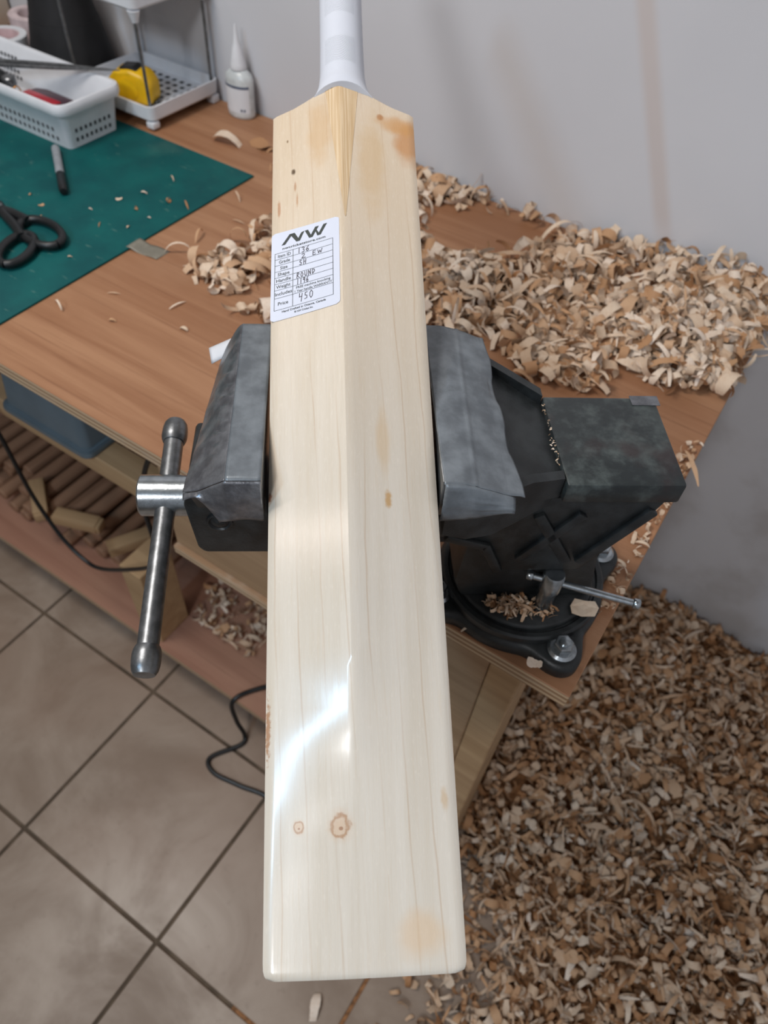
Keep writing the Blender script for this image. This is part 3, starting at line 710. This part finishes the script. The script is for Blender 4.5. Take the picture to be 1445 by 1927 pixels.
lathe('cap_body', [(.015, 0), (.016, .004), (.016, .028), (.013, .031), (.001, .0312)], M_black, ca, 24); lathe('cap_ridge', [(.0166, .008), (.0172, .010), (.0172, .014), (.0166, .016)], M_black, ca, 24)
# cream box in the back corner
bxo = empty('card_box', (-1.68, .932, TT)); tag(bxo, 'cream cardboard box in the back corner left of the black cone', 'box')
box('box_body', -.20, .16, -.03, .09, 0.0002, .13, M_cream, bxo, .002); box('lid', -.203, .163, -.033, .093, .1302, .16, M_cream, bxo, .002)
# tape rolls
def roll(name, loc, R0, r0, h, m_out, m_in, label):
    r = empty(name, loc); tag(r, label, 'tape roll', 'tape rolls behind the basket')
    lathe('tape_ring', [(r0, 0), (R0 - .001, 0), (R0, .001), (R0, h - .001), (R0 - .001, h), (r0, h), (r0, 0)], m_out, r, 36, caps=False)
    lathe('core', [(r0 - .0025, .0005), (r0 - .0002, .0005), (r0 - .0002, h - .001), (r0 - .0025, h - .001), (r0 - .0025, .0005)], m_in, r, 36, caps=False); return r
roll('tape_roll', (-1.362, .885, TT + .0003), .042, .030, .050, M_white, M_pink, 'white tape roll with red showing in its hole, beside the black cone')
roll('tape_roll', (-1.395, .982, TT + .0003), .044, .030, .055, M_pink, M_pink, 'pinkish white tape roll nearest the wall, left of the black cone')
rr = roll('tape_roll', (-1.462, .890, TT + .0003), .040, .018, .046, M_grey, M_black, 'small grey roll with black core at the left frame edge behind the basket')
lid_ = lathe('red_cap', [(.0255, 0), (.026, .002), (.026, .030), (.024, .033), (.001, .0335)], M_redp, None, 28, center=(0, 0, 0)); lid_.location = (-1.362, .885, TT + .0004); tag(lid_, 'red round cap standing inside the white tape roll', 'cap')
# black cone
cn = empty('black_cone', (-1.247, .938, TT)); tag(cn, 'matte black tapered cone standing behind the white basket', 'cone')
lathe('lower_cone', [(.073, .0003), (.0755, .004), (.0755, .010), (.0725, .028), (.0585, .092)], M_felt, cn, 48)
lathe('upper_cone', [(.0575, .0922), (.0570, .094), (.0420, .170), (.0345, .215), (.033, .219), (.001, .220)], M_felt, cn, 48)
# two tier rack
rk = empty('shelf_rack', (-1.069, .937, TT)); tag(rk, 'white plastic two tier rack with thin metal posts by the wall', 'rack')
def tray(name, z, hx, hy, h):
    rs = [rrect(hx - .004, hy - .004, .010, z), rrect(hx, hy, .012, z + .004), rrect(hx + .001, hy + .001, .012, z + h), rrect(hx - .003, hy - .003, .010, z + h), rrect(hx - .004, hy - .004, .010, z + .006)]
    bm = bmesh.new(); lv = [[bm.verts.new(p) for p in r] for r in rs]; n = len(rs[0])
    for a, b in zip(lv, lv[1:]):
        for j in range(n): bm.faces.new((a[j], a[(j + 1) % n], b[(j + 1) % n], b[j]))
    bm.faces.new(lv[0][::-1]); bm.faces.new(lv[-1]); return from_bm(name, bm, M_white, rk, angle=40)
HX, HY = .093, .082
lo_t = tray('lower_tray', .014, HX, HY, .024); up_t = tray('upper_tray', .172, HX, HY, .024)
rh = bmesh.new(); add_box(rh, -.0035, .0035, -.0035, .0035, 0, .0006); rhm = bpy.data.meshes.new('tray_hole'); rh.to_mesh(rhm); rh.free(); rhm.materials.append(M_hole)
for i in range(10):
    for j in range(8):
        o = bpy.data.objects.new('tray_hole', rhm); link(o, lo_t); o.location = (-.0765 + i * .017, -.0595 + j * .017, .0202)
for sx_ in (-1, 1):
    for sy_ in (-1, 1):
        x_, y_ = sx_ * (HX - .009), sy_ * (HY - .009)
        tube('post', [(x_, y_, .0205), (x_, y_, .09), (x_, y_, .172)], .0026, M_steel, rk, 10)
        prism('foot', [(x_ - .008, y_ - .008), (x_ + .008, y_ - .008), (x_ + .008, y_ + .008), (x_ - .008, y_ + .008)], 'z', .0034 if y_ < 0 else .0003, .0138, M_white, rk, .002)
        lathe('post_socket', [(.005, .156), (.010, .1718)], M_white, rk, 12, center=(x_, y_, 0))
# tape measure on the lower tray
tm = empty('tape_measure', (-1.050, .895, TT + .0210), math.radians(20)); tag(tm, 'chunky yellow tape measure on the lower tray of the white rack', 'tape measure')
prism('case', [(-.036, .0), (.034, .0), (.038, .010), (.038, .030), (.028, .046), (.004, .052), (-.022, .048), (-.036, .034)], 'v', -.021, .021, M_yellow, tm, .006, 3)
prism('belt_clip', [(-.016, .040), (.012, .044), (.018, .046), (.010, .0545), (-.014, .0525)], 'v', -.014, .014, M_black, tm, .002)
lathe('side_badge', [(.017, -.0212), (.017, -.0218), (.015, -.0222), (.001, -.0222)], M_yellow, tm, 28, 'y', center=(0, 0, .024))
box('tape_lip', .0375, .041, -.009, .009, .001, .006, M_steel, tm, .0006)
# glue bottle
gb = empty('glue_bottle', (-.913, 1.003, TT)); gb.scale = (.9, .9, .88); tag(gb, 'white squeeze glue bottle with pointed nozzle against the wall', 'bottle')
M_trans = plain('milky_plastic', rgb(206, 210, 210), 0.3)
lathe('bottle_body', [(.026, .0003), (.0285, .003), (.029, .008), (.029, .066), (.027, .074), (.019, .081), (.0145, .084)], M_trans, gb, 40, sy=.72)
lathe('cap', [(.0150, .0842), (.0155, .086), (.0145, .092), (.0105, .110), (.0080, .1205)], M_white, gb, 28)
lathe('nozzle', [(.0078, .1206), (.0056, .128), (.0026, .150), (.0016, .1565), (.0004, .157)], M_white, gb, 20)
M_lab = plain('label_paper', rgb(226, 228, 232), 0.5, 0, 0.02)
def lab(u, w):
    a = math.radians(-160 + 140 * u); return (.0294 * math.cos(a), .0294 * .72 * math.sin(a), .012 + .046 * w)
lb_ = grid('bottle_label', 20, 4, lab, M_lab, gb)
M_navy = plain('navy_band', rgb(84, 94, 116), 0.5)
def lab2(u, w):
    a = math.radians(-160 + 140 * u); return (.0297 * math.cos(a), .0297 * .72 * math.sin(a), .0555 + .0045 * w)
grid('label_band', 20, 2, lab2, M_navy, lb_)
for a0 in (-62, -50):
    def lab3(u, w, a0=a0):
        a = math.radians(a0 + 8 * u); return (.0297 * math.cos(a), .0297 * .72 * math.sin(a), .0150 + .0045 * w)
    grid('label_symbol', 4, 2, lab3, M_navy, lb_)
# marker pen
mk = empty('marker_pen', (-.975, .660, MT + .0066), math.atan2(-.089, .120)); tag(mk, 'grey marker pen with black cap lying on the green mat', 'marker pen')
lathe('barrel', [(.003, -.078), (.0050, -.0775), (.0062, -.074), (.0062, .008), (.0056, .010)], M_grey, mk, 20, 'x')
lathe('pen_cap', [(.0060, .0102), (.0066, .011), (.0064, .056), (.0050, .0625), (.001, .063)], M_black, mk, 20, 'x')
# scissors
sc = empty('scissors', (-.86, .50, MT)); tag(sc, 'black handled scissors lying on the green mat at the left edge', 'scissors')
def loopo(name, cx, cy, a, b, rot, z, r):
    pts = []
    for k in range(25):
        th_ = 2 * math.pi * k / 24; x_, y_ = a * math.cos(th_), b * math.sin(th_)
        pts.append((cx + x_ * math.cos(rot) - y_ * math.sin(rot), cy + x_ * math.sin(rot) + y_ * math.cos(rot), z))
    return tube(name, pts, r, M_black, sc, 10)
M_blade = M_steel
loopo('finger_loop', -.004, .030, .040, .022, math.radians(-10), .0075, .0058)
loopo('finger_loop', .004, -.016, .036, .019, math.radians(-62), .0075, .0058)
tube('shank', catmull([(-.038, .038, .008), (-.075, .036, .009), (-.10, .026, .009)]), .007, M_black, sc, 10)
tube('shank', catmull([(-.012, .006, .008), (-.04, .018, .009), (-.072, .028, .009), (-.10, .040, .009)]), .007, M_black, sc, 10)
lathe('pivot_screw', [(.0045, .013), (.005, .0165), (.001, .017)], M_steel, sc, 16, center=(-.088, .033, 0))
prism('blade', [(-.094, .024), (-.094, .040), (-.20, .066), (-.205, .060)], 'z', .006, .0085, M_blade, sc); prism('blade', [(-.094, .028), (-.094, .042), (-.205, .036), (-.20, .028)], 'z', .009, .0115, M_blade, sc)

# ------------------------------------------------------------ under the bench
tub = empty('plastic_tub', (-.765, .448, .6003)); tub.scale = (1.12, 1.0, 1.08); tag(tub, 'blue-grey plastic tub upside down on the rails under the bench', 'tub')
tubr = [rrect(.078, .072, .012, 0), rrect(.078, .072, .012, .010), rrect(.074, .068, .012, .011), rrect(.060, .055, .012, .145), rrect(.056, .051, .010, .150)]
loft('tub_body', tubr, M_tub, tub, angle=35)
loft('tub_rim', [rrect(.0795, .0735, .013, .0001), rrect(.0805, .0745, .013, .003), rrect(.0795, .0735, .013, .0085)], M_tub, tub, angle=35)
# cane rods on the lower shelf
rod0 = None
me_rods = []
for k in range(4):
    L_ = .30; rr_ = .0148
    o = lathe('tmp', [(rr_ * .82, -L_ / 2), (rr_, -L_ / 2 + .003), (rr_, L_ / 2 - .003), (rr_ * .82, L_ / 2)], M_rod, None, 14, 'y'); me_rods.append(o.data); bpy.data.objects.remove(o)
rr0 = random.Random(3); cnt = 0
for lay in range(3):
    n_r = (15, 13, 10)[lay]
    for k in range(n_r):
        x_ = -1.31 + lay * .02 + k * .0385 + rr0.uniform(-.001, .001); z_ = .120 + .0152 + lay * .0290
        if x_ > -.735: continue
        o = bpy.data.objects.new('wooden_rod', me_rods[cnt % 4]); link(o); cnt += 1
        o.location = (x_, .455 + .15 + rr0.uniform(-.035, .03), z_); o.rotation_euler = (0, rr0.uniform(0, 6), math.radians(rr0.uniform(-1.0, 1.0)))
        tag(o, 'brown cane rod in the pile on the lower shelf under the bench', 'wooden rod', 'cane rods piled on the lower shelf')
for x_, y_, a_ in ((-.80, .47, 62), (-.92, .445, 20), (-1.02, .44, -35)):
    o = bpy.data.objects.new('wooden_offcut', None); link(o); o.location = (x_, y_, .1203 + .086); o.rotation_euler = (0, 0, math.radians(a_))
    tag(o, {62: 'pale wood offcut lying on the rod pile nearest the pine leg', 20: 'pale wood offcut lying mid way along the rod pile', -35: 'pale wood offcut lying at the left part of the rod pile'}[int(a_)], 'offcut', 'offcuts on the rod pile')
    box('offcut_block', -.045, .045, -.014, .014, 0, .022, M_pine, o, .0015)
    box('split_face', .0451, .052, -.013, .012, .001, .020, M_pine, o, .001)
cab = tube('power_cable', catmull([(-.93, .36, .70), (-.885, .36, .61), (-.864, .36, .55), (-.853, .36, .423), (-.821, .36, .335), (-.775, .36, .302), (-.733, .36, .312), (-.653, .36, .377), (-.585, .362, .444), (-.563, .362, .509), (-.570, .368, .587), (-.556, .375, .66), (-.53, .385, .715), (-.50, .40, .755)], 8), .0034, M_cable, None, 10)
tag(cab, 'thin black power cable hanging in a loop in front of the rods', 'cable')
cab2 = tube('floor_cable', catmull([(-.30, .52, .1245), (-.40, .45, .1245), (-.452, .395, .1245), (-.470, .359, .118), (-.462, .352, .06), (-.448, .352, .012), (-.445, .335, .0042), (-.475, .285, .0042), (-.452, .268, .0042), (-.40, .276, .0042), (-.33, .288, .0042), (-.24, .25, .0042)], 8), .0042, M_cable, None, 10)
tag(cab2, 'black cable running from the lower shelf down onto the floor tiles', 'cable')

# ------------------------------------------------------------ wood shavings
def ribbon(L, w, curl, pitch, segs=9, taper=0.3, irregular=0.15):
    """a curled strip: rows of two points"""
    pts = []
    for i in range(segs + 1):
        s = i / segs; a = curl * (s - .5)
        if abs(curl) < 0.2: px, pz = L * (s - .5), 0.006 * L / 0.03 * s * (1 - s)
        else:
            R = L / abs(curl); R *= (1 + 0.35 * s); px, pz = R * math.sin(a), R * (1 - math.cos(a))
        py = pitch * s; ww = w * (1 - taper * abs(2 * s - 1) ** 2.5) * (1 + irregular * random.uniform(-1, 1)) / 2
        pts.append(((px, py - ww, pz), (px, py + ww, pz)))
    return pts
def ribbon_arrays(**k):
    P_ = np.array(ribbon(**k)).reshape(-1, 3); n = len(P_) // 2
    P_ -= P_.mean(0)
    F_ = np.array([(2 * i, 2 * i + 1, 2 * i + 3, 2 * i + 2) for i in range(n - 1)])
    return P_, F_
protos = []
for k in range(26):
    ty = k % 6
    if ty == 0: a = dict(L=random.uniform(.030, .045), w=random.uniform(.010, .015), curl=random.uniform(3, 6.5), pitch=random.uniform(0, .010))
    elif ty == 1: a = dict(L=random.uniform(.022, .034), w=random.uniform(.008, .013), curl=random.uniform(1.2, 3), pitch=random.uniform(-.006, .006))
    elif ty == 2: a = dict(L=random.uniform(.034, .052), w=random.uniform(.005, .009), curl=random.uniform(2, 5), pitch=random.uniform(.006, .018), taper=.5)
    elif ty == 3: a = dict(L=random.uniform(.016, .026), w=random.uniform(.012, .018), curl=random.uniform(.3, 1.5), pitch=0, irregular=.25)
    elif ty == 4: a = dict(L=random.uniform(.036, .056), w=random.uniform(.004, .007), curl=random.uniform(.5, 2.4), pitch=random.uniform(0, .012), taper=.7)
    else: a = dict(L=random.uniform(.028, .042), w=random.uniform(.009, .013), curl=random.uniform(5, 8), pitch=random.uniform(.004, .016))
    protos.append(ribbon_arrays(segs=9, **a))
def rotmats(n, tilt):
    yaw = rng.uniform(0, 2 * np.pi, n); tl = rng.normal(0, tilt, n); rl = rng.normal(0, tilt, n) + rng.choice([0, np.pi / 2, np.pi], n, p=[.15, .30, .55])
    cy, sy = np.cos(yaw), np.sin(yaw); ct, st_ = np.cos(tl), np.sin(tl); cr, sr = np.cos(rl), np.sin(rl)
    Rz = np.zeros((n, 3, 3)); Rz[:, 0, 0] = cy; Rz[:, 0, 1] = -sy; Rz[:, 1, 0] = sy; Rz[:, 1, 1] = cy; Rz[:, 2, 2] = 1
    Ry = np.zeros((n, 3, 3)); Ry[:, 0, 0] = ct; Ry[:, 0, 2] = st_; Ry[:, 1, 1] = 1; Ry[:, 2, 0] = -st_; Ry[:, 2, 2] = ct
    Rx = np.zeros((n, 3, 3)); Rx[:, 0, 0] = 1; Rx[:, 1, 1] = cr; Rx[:, 1, 2] = -sr; Rx[:, 2, 1] = sr; Rx[:, 2, 2] = cr
    return Rz @ Ry @ Rx
def shaving_stuff(name, pos, size, tone, mat, label, cat, tilt=0.7, floor_z=None, xmax=None, ymax=None, upr=0.0):
    n = len(pos); Rm = rotmats(n, tilt); which = rng.integers(0, len(protos), n)
    VV, FF, TN = [], [], []; base = 0
    for k, (P_, F_) in enumerate(protos):
        idx = np.nonzero(which == k)[0]
        if len(idx) == 0: continue
        W = np.einsum('nij,pj->npi', Rm[idx], P_) * size[idx][:, None, None]
        if floor_z is not None:
            lowest = W[:, :, 2].min(1); W[:, :, 2] += np.maximum(0, floor_z(pos[idx]) - (pos[idx][:, 2] + lowest))[:, None]
        W = W + pos[idx][:, None, :]
        if ymax is not None: W[:, :, 1] -= np.maximum(0, W[:, :, 1].max(1) - ymax)[:, None]
        m, p = W.shape[:2]
        VV.append(W.reshape(-1, 3)); FF.append((F_[None] + (np.arange(m) * p)[:, None, None] + base).reshape(-1, 4)); TN.append(np.repeat(tone[idx], p)); base += m * p
    V_ = np.concatenate(VV); F_ = np.concatenate(FF); T_ = np.concatenate(TN)
    me = bpy.data.meshes.new(name); me.vertices.add(len(V_)); me.vertices.foreach_set('co', V_.astype(np.float32).ravel())
    me.loops.add(F_.size); me.loops.foreach_set('vertex_index', F_.astype(np.int32).ravel())
    me.polygons.add(len(F_)); me.polygons.foreach_set('loop_start', np.arange(0, F_.size, 4, dtype=np.int32))
    me.update(calc_edges=True); me.polygons.foreach_set('use_smooth', np.ones(len(F_), dtype=bool))
    at = me.attributes.new('tone', 'FLOAT', 'POINT'); at.data.foreach_set('value', T_.astype(np.float32))
    me.materials.append(mat); o = bpy.data.objects.new(name, me); link(o); tag(o, label, cat, kind='stuff'); return o

def inpoly(x, y, poly):
    r = np.zeros(len(x), bool); j = len(poly) - 1
    for i in range(len(poly)):
        xi, yi = poly[i]; xj, yj = poly[j]
        cnd = ((yi > y) != (yj > y)) & (x < (xj - xi) * (y - yi) / (yj - yi + 1e-12) + xi); r ^= cnd; j = i
    return r
def nz(x, y, s, off): return np.array([noise.noise(Vector((a * s + off, b * s - off, off))) for a, b in zip(x, y)])
# --- heap on the bench
HEAP = [(-.655, .60), (-.66, .70), (-.63, .80), (-.62, .99), (-.57, 1.022), (.010, 1.022), (.010, .79), (-.055, .765), (-.12, .705), (-.20, .67), (-.27, .72), (-.33, .69), (-.42, .64), (-.50, .57), (-.57, .565)]
VU = np.array([math.cos(math.radians(36)), math.sin(math.radians(36))]); VV_ = np.array([-VU[1], VU[0]])
def bench_heap(n):
    x = rng.uniform(-.68, .012, n); y = rng.uniform(.55, 1.022, n)
    k = inpoly(x, y, HEAP); x, y = x[k], y[k]
    d = nz(x, y, 7.0, 3.3) + 0.55 * nz(x, y, 18.0, 9.1)
    # bare patches of bench that show through
    for px, py, pr in ((-.36, .925, .075), (-.43, .905, .06), (-.565, .985, .035), (-.10, .735, .04)):
        d -= 0.85 * np.exp(-((x - px) ** 2 + (y - py) ** 2) / pr ** 2)
    d += 0.45 * np.clip((x + .28) / .2, 0, 1) * np.clip((y - .74) / .1, 0, 1)
    d += 0.25 * np.exp(-((y - 1.02) / .03) ** 2)
    keep = rng.uniform(-.65, .30, len(x)) < d + .3 * np.exp(-((x + .32) ** 2 + (y - .76) ** 2) / .09 ** 2)
    x, y, d = x[keep], y[keep], d[keep]
    q = np.stack([x + .177, y - .27], 1); u = q @ VU; vv = q @ VV_              # keep clear of the vise
    ok = ~((u > -.14) & (u < .275) & (vv > -.06) & (vv < .150))
    x, y, d = x[ok], y[ok], d[ok]
    h = np.clip(0.010 + 0.030 * d, 0.003, .040) + .022 * np.clip((x + .35) / .3, 0, 1) * np.clip((y - .86) / .14, 0, 1)
    return x, y, h
x, y, h = bench_heap(6600); zt = TT + rng.uniform(0, 1, len(x)) ** 0.8 * h
shaving_stuff('wood_shavings', np.stack([x, y, zt], 1), rng.uniform(.55, 1.25, len(x)), rng.uniform(0.1, 1, len(x)), M_shavs, 'heap of curled pale wood shavings on the bench along the wall', 'wood shavings', 0.42, lambda p: np.full(len(p), TT + .0006), ymax=WY - .002)
# --- heap on the floor, right of the bench
def floor_h(x, y):
    a = np.clip((x - (.055 - .25 * np.clip((y - .33) / .2, 0, 1))) / .30, 0, 1); a = a * a * (3 - 2 * a)
    b = .045 + .085 * np.clip((y - .25) / .75, 0, 1)
    return a * b * (1 + .25 * np.sin(x * 9 + y * 5) * np.cos(y * 11 - x * 3)) 
gx = np.linspace(-.19, .6395, 76); gy = np.linspace(-.45, WY - .001, 76)
vs = []; 
for b in gy:
    for a in gx:
        edge = min(1, (a + .19) / .06, 1.0, (b + .45) / .1)
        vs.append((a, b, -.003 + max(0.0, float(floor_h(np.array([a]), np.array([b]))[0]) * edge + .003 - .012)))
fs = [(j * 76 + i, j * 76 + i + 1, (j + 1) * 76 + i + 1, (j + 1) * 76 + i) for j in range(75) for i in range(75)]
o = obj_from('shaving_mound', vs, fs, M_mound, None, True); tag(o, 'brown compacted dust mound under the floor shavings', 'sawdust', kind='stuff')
n = 14500
x = rng.uniform(-.18, .622, n); y = rng.uniform(-.40, WY - .012, n)
hh = floor_h(x, y)
sd = np.clip((x + .02 + .3 * np.clip((y - .33) / .2, 0, 1)) / .16, 0, 1) ** 1.6
keep = rng.uniform(0, 1, n) < np.where(x > .75, .5, 1.0) * sd
keep &= ~((x < -.020) & (y < .44) & (y > .32)) & ~((x < -.02) & (y > .91))
x, y, hh = x[keep], y[keep], hh[keep]
shaving_stuff('wood_shavings', np.stack([x, y, hh - .004 + rng.uniform(0, .024, len(x)) * np.clip(hh / .03, .1, 1)], 1), rng.uniform(.5, 1.15, len(x)), np.clip(rng.normal(.38, .27, len(x)), 0, 1), M_shavs, 'deep drift of tan wood shavings covering the floor right of the bench', 'wood shavings', 0.6, lambda p: np.full(len(p), .0006), ymax=WY - .002)
# --- loose crumbs on the shelf and on the vise base
n = 260; x = rng.uniform(-.655, -.48, n); y = rng.uniform(.44, .66, n)
shaving_stuff('wood_shavings', np.stack([x, y, .1205 + rng.uniform(0, .02, n)], 1), rng.uniform(.4, .9, n), rng.uniform(.1, .9, n), M_shavs, 'loose wood shavings on the lower shelf beside the pine leg', 'wood shavings', .5, lambda p: np.full(len(p), .1206))
n = 230; u = rng.normal(.143, .021, n); vv = rng.uniform(-.004, .018, n) - .10 * (u - .143) ** 2 / .02
r_ = np.hypot(u - VB[0], vv - VB[1]); ok = r_ < .060; u, vv = u[ok], vv[ok]; n = len(u)
wp = np.stack([-.177 + u * VU[0] + vv * VV_[0], .27 + u * VU[1] + vv * VV_[1], TT + .029 + rng.uniform(0, .006, n)], 1)
shaving_stuff('wood_chips', wp, rng.uniform(.12, .36, n), rng.uniform(0, .8, n), M_shavs, 'small wood splinters and crumbs lying on the vise swivel base', 'wood chips', .3, lambda p: np.full(len(p), TT + .0285))
n = 90; x = rng.uniform(-.004, .010, n); y = rng.uniform(.42, .70, n)
shaving_stuff('wood_chips', np.stack([x, y, TT + .0006 + rng.uniform(0, .004, n)], 1), rng.uniform(.15, .45, n), rng.uniform(.2, 1, n), M_shavs, 'small wood crumbs along the right bench edge beside the vise', 'wood chips', .25, lambda p: np.full(len(p), TT + .0006))
n = 36; u = rng.normal(.1475, .0010, n); vv = rng.uniform(.02, .085, n)
shaving_stuff('wood_chips', np.stack([-.177 + u * VU[0] + vv * VV_[0], .27 + u * VU[1] + vv * VV_[1], TT + .1955 + rng.uniform(0, .002, n)], 1), rng.uniform(.04, .09, n), rng.uniform(.3, 1, n), M_shavs, 'fine pale dust caught in the seam beside the anvil', 'wood chips', .3)
# --- single shavings, each its own object
pm = []
for k, (P_, F_) in enumerate(protos):
    P2 = P_.copy() * ([1, -1, -1] if k % 3 else [1, 1, 1])
    if k % 3 == 2 and k > 5: P2 = P2[:, [0, 2, 1]]
    P2[:, 2] -= P2[:, 2].min()
    me = bpy.data.meshes.new('wood_shaving'); me.from_pydata([tuple(p) for p in P2], [], [tuple(int(i) for i in f) for f in F_]); me.polygons.foreach_set('use_smooth', [True] * len(F_)); me.materials.append(M_shav); pm.append(me)
def single(loc, s, rz, tilt=0.0, k=None, label=None, group=None):
    o = bpy.data.objects.new('wood_shaving', pm[k if k is not None else random.randrange(len(pm))]); link(o)
    o.location = loc; o.scale = (s, s, s); o.rotation_euler = (random.uniform(-tilt, tilt), random.uniform(-tilt, tilt), rz)
    tag(o, label, 'wood shaving', group); return o
x, y, h = bench_heap(1500)
sel = [i for i in range(len(x)) if y[i] < 1.0 and x[i] < -.01][:165]
for i in sel:
    single((x[i], y[i], TT + .0015 + h[i] * random.uniform(.55, .95)), random.uniform(.8, 1.2), random.uniform(0, 6.28), .35, None, 'curled pale wood shaving on top of the heap on the bench', 'shavings on top of the bench heap')
c_ = 0
while c_ < 80:
    a, b = random.uniform(.10, .58), random.uniform(.05, .80)
    if a < .1 + .3 * max(0, (.3 - b)) : continue
    hz = float(floor_h(np.array([a]), np.array([b]))[0])
    if hz < .012: continue
    single((a, b, hz + .010), random.uniform(.9, 1.3), random.uniform(0, 6.28), .4, None, 'tan wood shaving lying on top of the floor drift beside the bench', 'shavings on top of the floor drift'); c_ += 1
# scattered bits on the green mat and bare bench
SC = [(-.800, .705, .50, 0), (-.775, .715, .6, 4), (-.82, .66, .35, 0), (-.845, .70, .4, 1), (-.86, .665, .4, 3), (-.79, .655, .25, 1), (-.93, .585, .35, 3), (-.965, .595, .25, 1), (-.87, .62, .25, 1), (-.90, .56, .3, 2), (-.83, .60, .3, 4), (-.795, .62, .25, 1), (-.84, .755, .35, 2), (-.80, .52, .25, 1)]
for a, b, s, k in SC:
    single((a, b, MT + .0003), s, random.uniform(0, 6.28), 0, k, 'small pale wood crumb scattered on the green cutting mat', 'crumbs on the green mat')
SB = [(-.70, .62, .8, 2), (-.655, .605, .9, 4), (-.64, .585, .7, 1), (-.705, .665, .6, 2), (-.62, .53, .6, 4), (-.66, .46, .4, 1), (-.73, .44, .5, 2), (-.70, .50, .4, 4), (-.58, .50, .5, 1), (-.80, .425, .35, 1), (-.735, .78, .5, 2), (-.71, .84, .6, 1), (-.69, .73, .5, 4), (-.75, .88, .5, 2), (-.79, .93, .6, 1), (-.70, .93, .6, 2), (-.68, .88, .7, 0), (-.77, .56, .3, 1)]
for a, b, s, k in SB:
    single((a, b, TT + .0006), s, random.uniform(0, 6.28), 0, k, 'loose wood shaving lying alone on the bare bench between mat and heap', 'loose shavings on the bare bench')
for a, b, k in ((-.098, .342, 0), (-.088, .337, 2), (-.107, .350, 5), (-.130, .362, 1)):
    single((a, b, TT + .0006), .45, random.uniform(0, 6.28), 0, k, 'small curled shaving on the bench front edge below the vise base', 'curls on the bench edge below the vise')
single((-.865, .905, TT + .0006), 2.1, math.radians(20), 0, 1, 'large orange-tan curled shaving on the bench beside the white rack foot')
single((-.815, .935, TT + .0006), 1.7, math.radians(-20), 0, 3, 'broad tan shaving on the bench in front of the glue bottle')
def U2W(u, v, z): return (-.177 + u * VU[0] + v * VV_[0], .27 + u * VU[1] + v * VV_[1], z)
ch = obj_from('wood_chip', [(-.012, -.006, 0), (-.004, -.009, .001), (.008, -.007, 0), (.012, .001, .001), (.009, .007, .002), (.0, .006, .003), (-.009, .008, .002), (-.013, .001, .001)], [(0, 1, 2, 3, 4, 5, 6, 7)], M_shav, None, loc=U2W(.209, .005, TT + .030))
m_ = ch.modifiers.new('thick', 'SOLIDIFY'); m_.thickness = .0008; ch.rotation_euler = (0, 0, .5); tag(ch, 'flat torn wood chip on the vise base under the lock bar', 'wood chip')
single((0.012, .655, TT + .0006), 1.2, math.radians(-50), 0, 4, 'long thin shaving poking over the bench edge beside the anvil')
o = single((-.085, .085, .0008), 1.5, math.radians(-55), 0, 1, 'broad shaving alone on the floor tiles below the bat toe')
single(U2W(.158, -.040, TT + .0165), .55, .3, 0, 3, 'small pale shaving wedged beside the zinc bolt on the vise lug')
bpy.context.view_layer.update()
